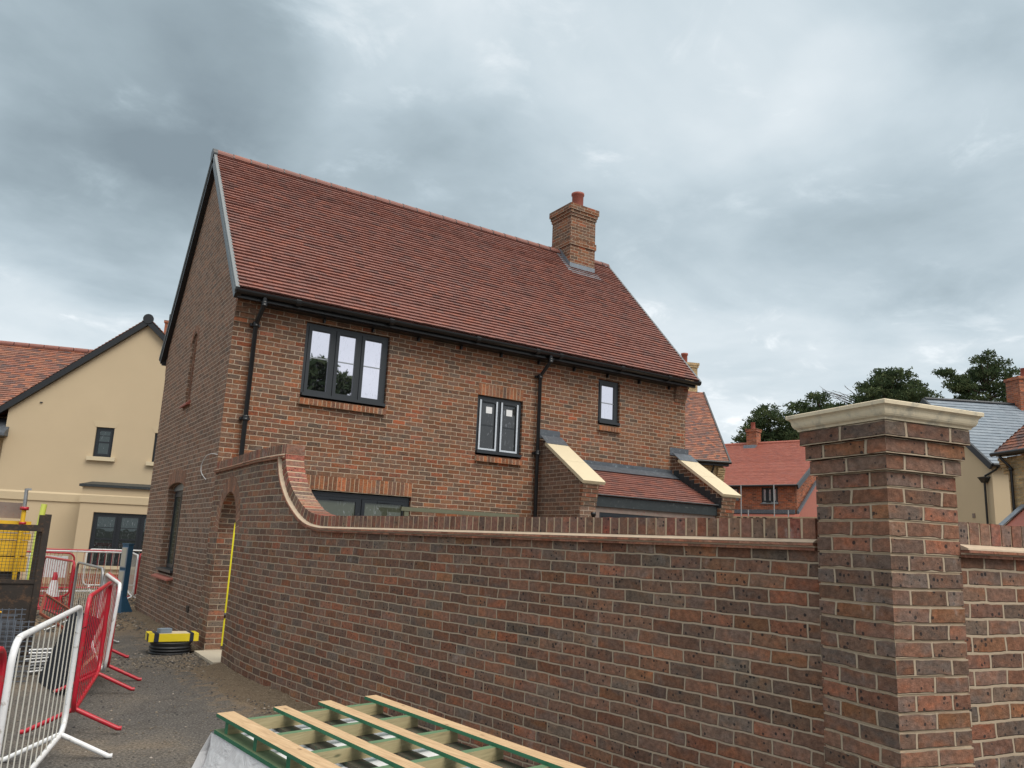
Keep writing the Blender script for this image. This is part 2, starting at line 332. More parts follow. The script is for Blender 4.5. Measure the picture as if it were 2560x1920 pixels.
# ------------------------------------------------------------------ mesh builder
class Fr:                      # local frame: P(u, d, z), d is outwards
    def __init__(s, o, U, Nn, Z=(0, 0, 1)):
        s.o = V(o); s.U = V(U).normalized(); s.N = V(Nn).normalized(); s.Z = V(Z).normalized()
    def P(s, u, d, z): return s.o + s.U * u + s.N * d + s.Z * z
WORLD = Fr((0, 0, 0), (1, 0, 0), (0, 1, 0))
class MB:
    def __init__(s, v0=0.):
        s.v = []; s.f = []; s.uv = []; s.r = []; s.sm = []; s.v0 = v0
    def face(s, pts, uv=None, r=.5, smooth=False):
        i = len(s.v); pts = [V(p) for p in pts]; s.v += pts
        s.f.append(tuple(range(i, i + len(pts))))
        if uv is None:
            n = (pts[1] - pts[0]).cross(pts[2] - pts[1])
            if n.length > 0: n.normalize()
            if abs(n.z) < .75:
                t = V((-n.y, n.x, 0)); t.normalize()
                if t.x < -.3 or (abs(t.x) <= .3 and t.y < 0): t = -t
                uv = [(p.dot(t), p.z - s.v0) for p in pts]
            else: uv = [(p.x, p.y) for p in pts]
        s.uv += list(uv); s.r.append(r); s.sm.append(smooth)
    def box(s, u0, u1, d0, d1, z0, z1, F=WORLD, r=.5, skip=''):
        p = lambda a, b, c: F.P(a, b, c)
        c = [p(u0, d0, z0), p(u1, d0, z0), p(u1, d1, z0), p(u0, d1, z0), p(u0, d0, z1), p(u1, d0, z1), p(u1, d1, z1), p(u0, d1, z1)]
        s.hexa(c, r)
    def hexa(s, c, r=.5):
        ctr = sum(c, V()) / 8
        for q in ((0, 3, 2, 1), (4, 5, 6, 7), (0, 1, 5, 4), (1, 2, 6, 5), (2, 3, 7, 6), (3, 0, 4, 7)):
            pts = [c[k] for k in q]
            n = (pts[1] - pts[0]).cross(pts[2] - pts[1]); fc = sum(pts, V()) / 4
            if n.dot(fc - ctr) < 0: pts.reverse()
            s.face(pts, r=r)
    def prism(s, poly, d0, d1, F=WORLD, r=.5):       # poly in (u,z), extruded along d
        a = [F.P(u, d0, z) for u, z in poly]; b = [F.P(u, d1, z) for u, z in poly]
        s.face(a, r=r); s.face(b[::-1], r=r)
        for i in range(len(poly)):
            j = (i + 1) % len(poly); s.face([a[i], b[i], b[j], a[j]], r=r)
    def tube(s, path, rad, n=8, r=.5, cap=True, closed=False):
        path = [V(p) for p in path]; rings = []; m = len(path)
        up = None
        for i, p in enumerate(path):
            if closed: t = path[(i + 1) % m] - path[i - 1]
            else: t = path[min(i + 1, m - 1)] - path[max(i - 1, 0)]
            t.normalize()
            if up is None:
                up = t.orthogonal().normalized()
            up = (up - t * up.dot(t))
            if up.length < 1e-4: up = t.orthogonal()
            up.normalize()
            w = t.cross(up); rr = rad[i] if isinstance(rad, (list, tuple)) else rad
            rings.append([p + (up * math.cos(2 * math.pi * k / n) + w * math.sin(2 * math.pi * k / n)) * rr for k in range(n)])
        i0 = len(s.v)
        for rg in rings: s.v += rg
        R_ = m if closed else m - 1
        for i in range(R_):
            for k in range(n):
                a = i0 + i * n + k; b = i0 + i * n + (k + 1) % n; j = (i + 1) % m
                c = i0 + j * n + (k + 1) % n; d = i0 + j * n + k
                s.f.append((a, b, c, d)); s.uv += [(i * .1, k / n), (i * .1, (k + 1) / n), (i * .1 + .1, (k + 1) / n), (i * .1 + .1, k / n)]
                s.r.append(r); s.sm.append(True)
        if cap and not closed:
            s.face(rings[0][::-1], r=r); s.face(rings[-1], r=r)
    def lathe(s, prof, c, n=20, r=.5):
        s_ = len(s.v); c = V(c)
        for rad, z in prof:
            for k in range(n):
                a = 2 * math.pi * k / n; s.v.append(c + V((rad * math.cos(a), rad * math.sin(a), z)))
        for i in range(len(prof) - 1):
            for k in range(n):
                a = s_ + i * n + k; b = s_ + i * n + (k + 1) % n
                s.f.append((a, b, b + n, a + n)); s.uv += [(0, 0), (1, 0), (1, 1), (0, 1)]; s.r.append(r); s.sm.append(True)
    def build(s, name, mat, parent=None):
        off = OFF.get(parent.name, V((0, 0, 0))) if parent else V((0, 0, 0))
        me = bpy.data.meshes.new(name)
        me.from_pydata([tuple(p - off) for p in s.v], [], s.f)
        ul = me.uv_layers.new(name='UVMap')
        flat = [c for q in s.uv for c in q]
        ul.data.foreach_set('uv', flat)
        a = me.attributes.new('rnd', 'FLOAT', 'FACE'); a.data.foreach_set('value', s.r)
        me.polygons.foreach_set('use_smooth', s.sm)
        me.materials.append(M[mat] if isinstance(mat, str) else mat)
        me.update()
        o = bpy.data.objects.new(name, me); COL.objects.link(o)
        if parent: o.parent = parent
        OFF[o.name] = off
        return o
def smooth(pts, k=6):
    out = []; pts = [V(p) for p in pts]; P = [pts[0]] + pts + [pts[-1]]
    for i in range(1, len(P) - 2):
        for j in range(k):
            t = j / k; a, b, c, d = P[i - 1:i + 3]
            out.append(.5 * ((2 * b) + (c - a) * t + (2 * a - 5 * b + 4 * c - d) * t * t + (3 * b - a - 3 * c + d) * t ** 3))
    return out + [P[-2]]
OFF = {}
def thing(name, label, cat, loc=(0, 0, 0), group=None, local=False):
    o = bpy.data.objects.new(name, None); COL.objects.link(o)
    o.empty_display_size = .2
    if not local: o.location = loc; OFF[o.name] = V(loc)
    else: OFF[o.name] = V((0, 0, 0))
    o['label'] = label; o['category'] = cat
    if group: o['group'] = group
    return o
def tag(o, label, cat, group=None):
    o['label'] = label; o['category'] = cat
    if group: o['group'] = group
    return o
def based(mb, name, mat, label, cat, loc, group=None):   # thing that is one mesh, origin at its base
    dummy = name + '_tmp'; OFF[dummy] = V(loc)
    class _p: pass
    o = mb.build(name, mat)
    for v in o.data.vertices: v.co -= V(loc)
    o.location = loc
    return tag(o, label, cat, group)
def copy_tree(o, parent=None):
    c = o.copy(); COL.objects.link(c)
    if parent: c.parent = parent
    for ch in list(o.children): copy_tree(ch, c)
    return c
from mathutils.geometry import tessellate_polygon
def wall(mb, F, outer, holes, d, back, reveal=.1):
    """wall face at depth d (u,z outline with holes), edges go back to `back`, holes have reveals"""
    rings = [outer] + holes
    tri = tessellate_polygon([[V((u, z, 0)) for u, z in r] for r in rings])
    flat = [p for r in rings for p in r]
    for t in tri:
        p3 = [flat[i] for i in t]
        mb.face([F.P(u, d, z) for u, z in p3], [(u, z - mb.v0) for u, z in p3])
    def edge(ring, dd):
        for i in range(len(ring)):
            a = ring[i]; b = ring[(i + 1) % len(ring)]
            vert = abs(a[0] - b[0]) < abs(a[1] - b[1])
            if vert: uv = [(0, a[1] - mb.v0), (0, b[1] - mb.v0), (d - dd, b[1] - mb.v0), (d - dd, a[1] - mb.v0)]
            else: uv = [(a[0], .0), (b[0], .0), (b[0], d - dd), (a[0], d - dd)]
            mb.face([F.P(a[0], d, a[1]), F.P(b[0], d, b[1]), F.P(b[0], dd, b[1]), F.P(a[0], dd, a[1])], uv)
    for h in holes: edge(h, d - reveal)
    if back is not None: edge(outer, back)
def rect(u0, u1, z0, z1): return [(u0, z0), (u1, z0), (u1, z1), (u0, z1)]
BACK = []
def soldiers(mb, F, u0, u1, z0, z1, d0=-.05, d1=.004, pitch=.075, gap=.01, jit=.002, slope=0.):
    n = max(1, round((u1 - u0) / pitch)); p = (u1 - u0) / n
    BACK.append((F, u0 + .004, u1 - .004, z0 + .003 - slope, z1 - .003 - slope, d1 - .0025))
    for i in range(n):
        a = u0 + i * p + gap / 2; b = u0 + (i + 1) * p - gap / 2; e = RN.uniform(-jit, jit) + d1; r = RN.random()
        P = F.P
        c = [P(a, d0, z0), P(b, d0, z0), P(b, e, z0 - slope), P(a, e, z0 - slope), P(a, d0, z1), P(b, d0, z1), P(b, e, z1 - slope), P(a, e, z1 - slope)]
        mb.hexa(c, r)
def tiles(mb, P0, u, v, n, lf, rf, S, g=.1, w=.165, th=.015, s0=0.):
    P0 = V(P0); u = V(u).normalized(); v = V(v).normalized(); n = V(n).normalized()
    k = int(round(S / g))
    for i in range(k):
        cj = RN.uniform(-.0025, .0025); cx_ = RN.uniform(-.02, .02)
        t0 = i * g; t1 = min(S, t0 + g + .012); L = lf(t0); R_ = rf(t0)
        x = L - (i % 2) * w / 2
        x = math.floor(L / w) * w - (i % 2) * w / 2
        while x < R_:
            a = max(x + .0015, L); b = min(x + w - .0015, R_); x += w
            if b - a < .01: continue
            h0 = th * 1.9 + cj + RN.uniform(0, .005); h0b = h0 + RN.uniform(-.002, .003); h1 = th * .75; r = RN.random()
            dt = RN.uniform(-.003, .003)
            A = P0 + u * a + v * (t0 + dt); B = P0 + u * b + v * (t0 + dt); C = P0 + u * b + v * t1; D = P0 + u * a + v * t1
            mb.face([A + n * h0, B + n * h0b, C + n * h1, D + n * h1], r=r)
            mb.face([A + n * (h0 - th), B + n * (h0b - th), B + n * h0b, A + n * h0], r=r)
            mb.face([B + n * (h0b - th), C + n * (h1 - th), C + n * h1, B + n * h0b], r=r)
            mb.face([A + n * (h0 - th), A + n * h0, D + n * h1, D + n * (h1 - th)], r=r)
    # deck
    mb.face([P0 + u * lf(0), P0 + u * rf(0), P0 + u * rf(S) + v * S, P0 + u * lf(S) + v * S], r=0)

def mortar_back(par):
    F, a, b, c, e, d = BACK[-1]; mb = MB(); mb.box(a, b, -.02, d, c, e, F); mb.build('joint_mortar', 'mortar', par)
# ------------------------------------------------------------------ window maker
def window(parent, F, u0, u1, z0, z1, lights, gmat='glass', fmat='frame', d=-.05, bar=True, barz=.62, name='window', film=False, vents=True, fw=.05, sill=True, sash=False, thinbar='bar_grey', paper=False):
    mb = MB()
    w = u1 - u0
    # outer frame, pieces butted end to end
    mb.box(u0, u0 + fw, d - .06, d, z0, z1, F); mb.box(u1 - fw, u1, d - .06, d, z0, z1, F)
    mb.box(u0 + fw, u1 - fw, d - .06, d, z1 - fw, z1, F); mb.box(u0 + fw, u1 - fw, d - .06, d, z0, z0 + fw, F)
    lw = (w - 2 * fw + .0) / lights
    for k in range(1, lights):
        m_ = u0 + fw + lw * k; mb.box(m_ - .022, m_ + .022, d - .06, d - .002, z0 + fw, z1 - fw, F)
    if sill: mb.box(u0 + .005, u1 - .005, d + .001, .045, z0 - .005, z0 + .04, F)
    win = mb.build(name, fmat, parent)
    for k in range(lights):
        a = u0 + fw + lw * k + (.022 if k else .0) + .004; b = u0 + fw + lw * (k + 1) - (.022 if k < lights - 1 else 0) - .004
        c = z0 + fw + .004; e = z1 - fw - .004; s = .055
        q = MB()
        for (x0, x1, y0, y1) in ((a, a + s, c, e), (b - s, b, c, e), (a + s, b - s, e - s, e), (a + s, b - s, c, c + s)):
            P = F.P; i0, i1 = d - .03, d + .012
            q.box(x0, x1, i0, i1, y0, y1, F)
        if vents and (b - a) > .2: q.box((a + b) / 2 - .12 * min(1, (b - a) / .4), (a + b) / 2 + .12 * min(1, (b - a) / .4), d + .013, d + .025, e - s * .75, e - s * .4, F)
        if sash:
            zm = (c + e) / 2; q.box(a + s, b - s, d - .03, d + .008, zm - .02, zm + .02, F)
        q.build('sash', fmat, win)
        if film:
            q = MB(); j = .012
            for (x0, x1, y0, y1) in ((a + j, a + s * .8, c + j, e - j), (b - s * .8, b - j, c + j, e - j), (a + s * .8, b - s * .8, e - s * .8, e - j), (a + s * .8, b - s * .8, c + j, c + s * .8)):
                if y0 > (c + e) / 2: continue
                q.box(x0, x1, d + .0125, d + .015, y0, y1, F)
            q.build('protective_film', 'film', win)
        q = MB(); q.box(a + s - .005, b - s + .005, d - .022, d - .012, c + s - .005, e - s + .005, F); q.build('pane', gmat, win)
        if bar:
            zz = c + (e - c) * barz
            q = MB(); q.box(a + s, b - s, d - .011, d - .004, zz - .009, zz + .009, F); q.build('glazing_bar', thinbar, win)
        if paper:
            q = MB(); x = a + s + (b - a - 2 * s) * (.35 if k == 0 else .3); q.box(x, x + .13, d - .0115, d - .010, e - s - .19, e - s - .07, F); q.build('paper_sticker', 'paper', win)
    return win

# ================================================================== SETTING: ground
gm = MB(); gm.face([(-260, -260, 0), (300, -260, 0), (300, 300, 0), (-260, 300, 0)])
gr = gm.build('ground', 'ground'); gr['kind'] = 'structure'
sm_ = MB()
def pebble(x, y, s, zz=0.):
    k = RN.random(); c = V((x, y, zz + s * .2)); pts = []
    for q in ((1, 0, 0), (0, 1, 0), (-1, 0, 0), (0, -1, 0), (0, 0, .7), (0, 0, -.6)):
        pts.append(c + V(q) * s * RN.uniform(.6, 1.2))
    for t in ((0, 1, 4), (1, 2, 4), (2, 3, 4), (3, 0, 4)): sm_.face([pts[i] for i in t], r=k)
for _ in range(5200):
    x = RN.uniform(-.6, 3.0); y = RN.uniform(5, 13.5)
    pebble(x, y, RN.choice((.004, .005, .007, .011)) * RN.uniform(.7, 1.3))
for _ in range(2600):
    y = RN.uniform(6.6, 17.5); x = 2.66 - abs(RN.gauss(0, .16))
    pebble(x, y, RN.uniform(.006, .018), RN.uniform(0, .01))
for _ in range(700):
    x = RN.gauss(2.1, .35); y = RN.gauss(11.2, .35); pebble(min(x, 2.6), y, RN.uniform(.008, .022))
for _ in range(2500):
    pebble(RN.uniform(.6, 3.4), RN.uniform(14.5, 24), RN.uniform(.015, .04))
o = sm_.build('gravel', 'stones'); o['kind'] = 'stuff'; o['label'] = 'loose gravel and stones scattered over the site ground'; o['category'] = 'gravel'

# ================================================================== BRICK HOUSE
HX0, HX1, HY0, HY1 = 2.735, 12.41, 12.26, 17.94
EZ, RZ, RY = 5.27, 8.78, 15.10
house = thing('brick_house', 'large red brick house with steep tiled roof and tall chimney behind the garden wall', 'house', (HX0, HY0, 0))
FF = Fr((0, HY0, 0), (1, 0, 0), (0, -1, 0)); FG = Fr((HX0, 0, 0), (0, 1, 0), (-1, 0, 0))
def arc(c, z, r, a0, a1, n, rz=None):
    rz = rz or r
    return [(c + r * math.cos(math.radians(a0 + (a1 - a0) * i / n)), z + rz * math.sin(math.radians(a0 + (a1 - a0) * i / n))) for i in range(n + 1)]
mb = MB(v0=.0295)
wall(mb, FF, [(HX0, -.2), (HX1, -.2), (HX1, 5.2), (HX0, 5.2)],
     [rect(3.875, 5.352, 3.80, 5.045), rect(7.155, 8.15, 3.20, 4.295), rect(9.965, 10.535, 4.085, 5.02), rect(3.36, 5.955, .02, 2.352)], 0, None, .11)
mb.build('front_wall', 'house_brick', house)
sl = (RZ - EZ) / (RY - 11.93)
mb = MB(v0=.0295)
gw = [(14.52, .87), (15.89, .87), (15.89, 2.36)] + arc(15.205, 2.36, .685, 0, 180, 10, .1)[1:-1] + [(14.52, 2.36)]
nich = [(14.93, 3.93), (15.40, 3.93), (15.40, 5.02)] + arc(15.165, 5.02, .235, 0, 180, 10, .2)[1:-1] + [(14.93, 5.02)]
zt = EZ + (HY0 - 11.93) * sl - .1
wall(mb, FG, [(HY0, -.2), (HY1, -.2), (HY1, zt), (RY, RZ - .13), (HY0, zt)], [gw, nich], 0, None, .17)
mb.build('gable_wall', 'gable_brick', house)
mb = MB(v0=.0295)   # rest of the shell
mb.face([(HX1, HY0, 0), (HX1, HY1, 0), (HX1, HY1, zt), (HX1, RY, RZ - .13), (HX1, HY0, zt)])
mb.face([(HX0, HY1, 0), (HX1, HY1, 0), (HX1, HY1, 5.2), (HX0, HY1, 5.2)])
mb.build('rear_wall', 'house_brick', house)
# niche infill (herringbone strips)
mb = MB()
mb.prism([(14.94, 3.92), (15.39, 3.92), (15.39, 5.2), (14.94, 5.2)], -.06, -.05, FG, r=.3)
mb.build('niche_back', 'mortar', house)
mb = MB()
for i in range(26):
    zc = 3.92 + i * .052
    for sgn in (-1, 1):
        for cx in (15.05, 15.28):
            a = sgn * math.radians(45); L = .09
            if cx == 15.05 and sgn == 1 or cx == 15.28 and sgn == -1:
                du, dz = math.cos(a) * L, math.sin(a) * L
                nu, nz = -math.sin(a) * .026, math.cos(a) * .026
                c = (cx, zc)
                mb.prism([(c[0] - du - nu, c[1] - dz - nz), (c[0] + du - nu, c[1] + dz - nz), (c[0] + du + nu, c[1] + dz + nz), (c[0] - du + nu, c[1] - dz + nz)], -.048, -.03, FG, r=RN.random())
mb.build('herringbone_panel', 'ring_unit', house)
def ring(mb, F, c, z, r0, r1, a0, a1, n, d0, d1, rz=1., gap=.12):
    for i in range(n):
        p0 = a0 + (a1 - a0) * (i + gap / 2) / n; p1 = a0 + (a1 - a0) * (i + 1 - gap / 2) / n
        q = [(c + r * math.cos(math.radians(p)), z + r * math.sin(math.radians(p)) * rz) for r, p in ((r0, p0), (r0, p1), (r1, p1), (r1, p0))]
        mb.prism(q, d0, d1, F, r=RN.random())
mb = MB(); ring(mb, FG, 15.165, 5.02, .245, .36, 0, 180, 14, -.02, .006, .95); 
for s_ in (0, 1):
    pass
mb.build('niche_arch', 'ring_unit', house)
mb = MB(); mb.hexa([FG.P(u, d, z) for u, d, z in ((14.86, 0, 3.85), (15.47, 0, 3.85), (15.47, .07, 3.83), (14.86, .07, 3.83), (14.86, 0, 3.93), (15.47, 0, 3.93), (15.47, .07, 3.86), (14.86, .07, 3.86))]); mb.build('niche_sill', 'terra', house)
# gable ground-floor window with arched lintel
mb = MB(); n = 19
for i in range(n):
    a = 14.44 + 1.53 * i / n; b = a + 1.53 / n - .008
    f = lambda u: 2.36 + .1 * math.sqrt(max(0, 1 - ((u - 15.205) / .7) ** 2)) + .004
    mb.prism([(a, f(a)), (b, f(b)), (b + (b - 15.205) * .06, f(b) + .215), (a + (a - 15.205) * .06, f(a) + .215)], -.05, .004, FG, r=RN.random())
gl = mb.build('window_arch', 'ring_unit', house)
wn = window(house, FG, 14.53, 15.88, .92, 2.33, 2, 'glass_green', 'frame', d=-.13, bar=False, vents=False, sill=True)
mb = MB(); mb.prism([(14.53, 2.33), (15.88, 2.33)] + arc(15.205, 2.36, .68, 0, 180, 10, .095), -.16, -.1, FG); mb.build('arch_panel', 'grey_metal', wn)
mb = MB(); mb.hexa([FG.P(u, d, z) for u, d, z in ((14.45, -.1, .83), (15.96, -.1, .83), (15.96, .1, .79), (14.45, .1, .79), (14.45, -.1, .875), (15.96, -.1, .875), (15.96, .1, .815), (14.45, .1, .815))])
mb.build('tile_sill', 'tile_red', wn).data
# air vent grille low on gable
mb = MB(); mb.box(12.95, 13.12, .001, .012, .42, .52, FG)
for k in range(3): mb.box(12.96, 13.11, .013, .018, .435 + k * .028, .45 + k * .028, FG)
mb.build('air_brick', 'rusty', house)
# front windows
w1 = window(house, FF, 3.885, 5.342, 3.83, 5.035, 3, 'glass', barz=.46 + .08)
mb = MB(); soldiers(mb, FF, 3.86, 5.35, 3.70, 3.80, -.06, .062, slope=.02); mb.build('brick_sill', 'sold_unit', w1); mortar_back(w1)
w2 = window(house, FF, 7.165, 8.14, 3.235, 4.285, 2, 'glass_dim', film=True, paper=True, thinbar='frame', barz=.5)
mb = MB(); soldiers(mb, FF, 7.15, 8.155, 3.10, 3.195, -.06, .062, slope=.02); mb.build('brick_sill', 'sold_unit', w2); mortar_back(w2)
mb = MB(); soldiers(mb, FF, 7.155, 8.15, 4.30, 4.51); mb.build('lintel', 'sold_unit', w2); mortar_back(w2)
w3 = window(house, FF, 9.975, 10.525, 4.115, 5.01, 1, 'glass', barz=.48)
mb = MB(); soldiers(mb, FF, 9.96, 10.54, 3.98, 4.075, -.06, .062, slope=.02); mb.build('brick_sill', 'sold_unit', w3); mortar_back(w3)

w4 = window(house, FF, 3.37, 5.945, .05, 2.335, 3, 'glass_green', 'frame_dk', bar=False, name='patio_door', fw=.07)
mb = MB(); soldiers(mb, FF, 3.36, 5.96, 2.362, 2.582); mb.build('lintel', 'sold_unit', w4); mortar_back(w4)
mb = MB(); mb.tube([FF.P(5.0, .02, 1.9), FF.P(5.0, .05, 1.9), FF.P(5.0, .05, 2.03), FF.P(5.0, .02, 2.03)], .007, 6); mb.build('handle', 'frame_dk', w4)
for F_, a_1, b_1, c_1, e_1, d_1 in BACK:
    pass
# corbels
def corbel(u0, u1, sgnx, y, sy, z0=4.83):
    mb = MB(v0=.0295)
    for i in range(5):
        p = .022 * (i + 1)
        a, b = u0, u1
        mb.box(a, b, min(y, y + sy * p) if sy < 0 else y - .01, y + .01 if sy < 0 else y + sy * p, z0 + .075 * i + .0015, z0 + .075 * (i + 1) - .0015)
    return mb
corbel(HX0 - .004, 3.09, 1, HY0, -1).build('corbel', 'house_brick', house)
corbel(12.07, HX1 + .004, 1, HY0, -1).build('corbel', 'house_brick', house)
corbel(HX0 - .004, 3.09, 1, HY1, 1).build('corbel', 'gable_brick', house)
# roof
vx0, vx1 = 2.665, 12.47
nf = V((0, -sl, 1)).normalized(); vf = V((0, 1, sl)).normalized(); S = math.hypot(RY - 11.93, RZ - EZ)
mb = MB(); tiles(mb, (0, 11.93, EZ), (1, 0, 0), vf, nf, lambda s: vx0, lambda s: vx1, S, th=.027)
tiles(mb, (0, 2 * RY - 11.93, EZ), (1, 0, 0), V((0, -1, sl)), V((0, sl, 1)), lambda s: vx0, lambda s: vx1, S, g=.1)
roof = mb.build('roof', 'tile', house)
mb = MB(); x = vx0; k = 0
while x < vx1 - .05:
    b = min(x + .33, vx1)
    if x > 11.6 and k < 99: mb.build('ridge_tiles', 'tile', roof); mb = MB(); k = 99
    if not (10.86 < (x + b) / 2 < 11.70):
        a0 = 15; pts = []
        for i in range(9):
            a = math.radians(-10 + 200 * i / 8); pts.append((math.cos(a) * .115, math.sin(a) * .10 - .02))
        r = RN.random()
        for i in range(8):
            mb.face([(x + .004, RY + pts[i][0], RZ + pts[i][1] + .004), (b - .006, RY + pts[i][0] * .96, RZ + pts[i][1] * .96), (b - .006, RY + pts[i + 1][0] * .96, RZ + pts[i + 1][1] * .96), (x + .004, RY + pts[i + 1][0], RZ + pts[i + 1][1] + .004)], r=r)
    x = b; k += 1
mb.build('ridge_tiles', 'tile', roof)
x = vx0 + .33
while x < vx1 - .1:
    if not (10.86 < x < 11.70):
        mb = MB(); mb.tube([(x - .012, RY, RZ - .03), (x + .004, RY, RZ - .03)], .118, 14); mb.build('ridge_clip', 'black', roof)
    x += .33
# verges
def vbar(mb, x0, x1, side, n0, n1, ext=.03):
    y0 = 11.93 - .03; z0 = EZ - .03 * sl
    def P(x, t, nn):
        p = V((x, y0, z0)) + vf * t + nf * nn
        if side > 0: p.y = 2 * RY - p.y
        return p
    L = S + .04
    mb.hexa([P(x0, 0, n0), P(x1, 0, n0), P(x1, 0, n1), P(x0, 0, n1), P(x0, L, n0), P(x1, L, n0), P(x1, L, n1), P(x0, L, n1)])
for s_ in (-1, 1):
    mb = MB(); vbar(mb, vx0 - .045, vx0 + .012, s_, -.055, .045); vbar(mb, vx0 - .052, vx0 - .046, s_, -.02, -.005); mb.build('verge_strip', 'grey_metal', roof)
    mb = MB(); vbar(mb, vx0 - .03, HX0 - .006, s_, -.16, -.057); mb.build('barge_board', 'black', roof)
    mb = MB(); vbar(mb, vx1 - .012, vx1 + .045, s_, -.055, .045); mb.build('verge_strip', 'grey_metal', roof)
mb = MB(); mb.tube([(vx0 - .06, RY, RZ - .035), (vx0 + .02, RY, RZ - .035)], .125, 14); mb.build('ridge_end', 'frame', roof)
# fascia + gutter
mb = MB(); mb.box(HX0 + .36, 12.06, 12.06, 12.255, 5.13, 5.24); mb.build('soffit', 'black', roof)
mb = MB(); mb.box(vx0 + .02, vx1 - .02, 11.99, 12.055, 5.14, 5.27); mb.build('fascia', 'black', roof)
mb = MB(); mb.box(vx0, vx1, 2 * RY - 12.06, 2 * RY - 11.99, 5.1, 5.25); mb.build('fascia', 'black', roof)
mb = MB()
def gutter(mb, x0, x1, y, z, r=.062):
    P = [(r * math.cos(math.radians(a)), r * math.sin(math.radians(a))) for a in range(180, 361, 20)]
    q = [(y + a, z + b) for a, b in P] + [(y + a * .9, z + b * .9) for a, b in P[::-1]]
    n = len(q)
    for i in range(n):
        j = (i + 1) % n
        mb.face([(x0, *q[i]), (x1, *q[i]), (x1, *q[j]), (x0, *q[j])], smooth=False)
    for x in (x0, x1): mb.face([(x, y + a, z + b) for a, b in P])
gutter(mb, 2.64, 12.5, 11.925, 5.245)
for x in (3.6, 5.2, 6.9, 8.2, 8.75, 10.3, 11.6): mb.tube([(x - .04, 11.925, 5.222), (x + .04, 11.925, 5.222)], .056, 12)
mb.build('gutter', 'black', house)
mb = MB(); gutter(mb, 2.64, 12.5, 2 * RY - 11.925, 5.245); mb.build('gutter', 'black', house)
for x in [4.15 + .86 * k for k in range(10)]: mb = MB(); mb.box(x - .014, x + .014, 12.19, 12.258, 5.06, 5.128); mb.build('rafter_bracket', 'black', house)
def pipe(x, xo, zb):
    mb = MB(); mb.tube([(x + xo, 11.93, 5.2), (x + xo, 11.93, 5.1), (x + xo * .8, 11.97, 5.03), (x + xo * .2, 12.12, 4.87), (x, 12.17, 4.80), (x, 12.17, zb)], .036, 12)
    p = mb.build('downpipe', 'black', house)
    for z in (5.1, 4.82, 3.35): 
        mb = MB()
        yy = 11.93 if z > 5 else 12.17; xx = x + xo if z > 5 else x
        mb.lathe([(.037, z - .05), (.05, z - .045), (.05, z - .02), (.044, z - .015), (.052, z + .01), (.052, z + .03), (.037, z + .035)], (xx, yy, 0), 14)
        if z < 5: mb.box(x - .075, x + .075, 12.2, 12.255, z - .03, z + .01)
        mb.build('pipe_collar', 'black', p)
pipe(3.05, .03, 1.83); pipe(8.46, .06, 0.05)
slv = MB(); slv.tube(smooth([(3.065, 12.17, .04), (3.07, 12.168, .5), (3.06, 12.172, 1.1), (3.05, 12.17, 1.82)], 5), .038, 12); slv = slv.build('yellow_sleeve', 'neon', house)
for z in (.46, 1.82):
    mb = MB(); mb.lathe([(.0, z - .035), (.052, z - .035), (.052, z + .035), (0, z + .035)], (3.06, 12.17, 0), 12); mb.build('sleeve_clip', 'black', slv)
# chimney
ch = MB(v0=.0295)
cx0, cx1, cy0, cy1 = 10.895, 11.655, 14.60, 15.38
ch.box(cx0, cx1, cy0, cy1, 8.0, 8.865); ch.box(cx0 - .025, cx1 + .025, cy0 - .025, cy1 + .025, 8.866, 9.02); ch.box(cx0, cx1, cy0, cy1, 9.021, 9.62)
ch.box(cx0 - .02, cx1 + .02, cy0 - .02, cy1 + .02, 9.621, 9.695); ch.box(cx0 - .04, cx1 + .04, cy0 - .04, cy1 + .04, 9.696, 9.77)
ch.box(cx0 - .065, cx1 + .065, cy0 - .065, cy1 + .065, 9.771, 9.92)
ch.hexa([V(p) for p in ((cx0 - .06, cy0 - .06, 9.921), (cx1 + .06, cy0 - .06, 9.921), (cx1 + .06, cy1 + .06, 9.921), (cx0 - .06, cy1 + .06, 9.921), (cx0 + .12, cy0 + .12, 9.98), (cx1 - .12, cy0 + .12, 9.98), (cx1 - .12, cy1 - .12, 9.98), (cx0 + .12, cy1 - .12, 9.98))])
chm = ch.build('chimney', 'house_brick', house)
mb = MB(); mb.lathe([(.14, 9.93), (.145, 10.38), (.165, 10.40), (.165, 10.45), (.13, 10.45), (.125, 10.0)], (11.38, 15.0, 0), 20); mb.build('chimney_pot', 'terra', chm)
mb = MB(v0=0)
def RP(x, y, h=0): return V((x, y, EZ + (y - 11.93) * sl)) + nf * h
mb.hexa([RP(cx0 - .04, cy0 - .17, .03), RP(cx1 + .08, cy0 - .17, .03), RP(cx1 + .08, cy0, .03), RP(cx0 - .04, cy0, .03), RP(cx0 - .04, cy0 - .17, .036), RP(cx1 + .08, cy0 - .17, .036), RP(cx1 + .08, cy0, .036), RP(cx0 - .04, cy0, .036)])
mb.box(cx0 - .006, cx1 + .006, cy0 - .006, cy0 - .001, 8.22, 8.40)
mb.hexa([RP(cx0 - .13, cy0 - .1, .034), RP(cx0 - .005, cy0 - .1, .034), RP(cx0 - .005, RY + .02, .034), RP(cx0 - .13, RY + .02, .034), RP(cx0 - .13, cy0 - .1, .04), RP(cx0 - .005, cy0 - .1, .04), RP(cx0 - .005, RY + .02, .04), RP(cx0 - .13, RY + .02, .04)])
mb.hexa([V((cx0 - .008, cy0, 8.25)), V((cx0 - .002, cy0, 8.25)), V((cx0 - .002, RY, 8.78)), V((cx0 - .008, RY, 8.78)), V((cx0 - .008, cy0, 8.40)), V((cx0 - .002, cy0, 8.40)), V((cx0 - .002, RY, 8.95)), V((cx0 - .008, RY, 8.95))])
mb.build('chimney_flashing', 'lead_new', chm)
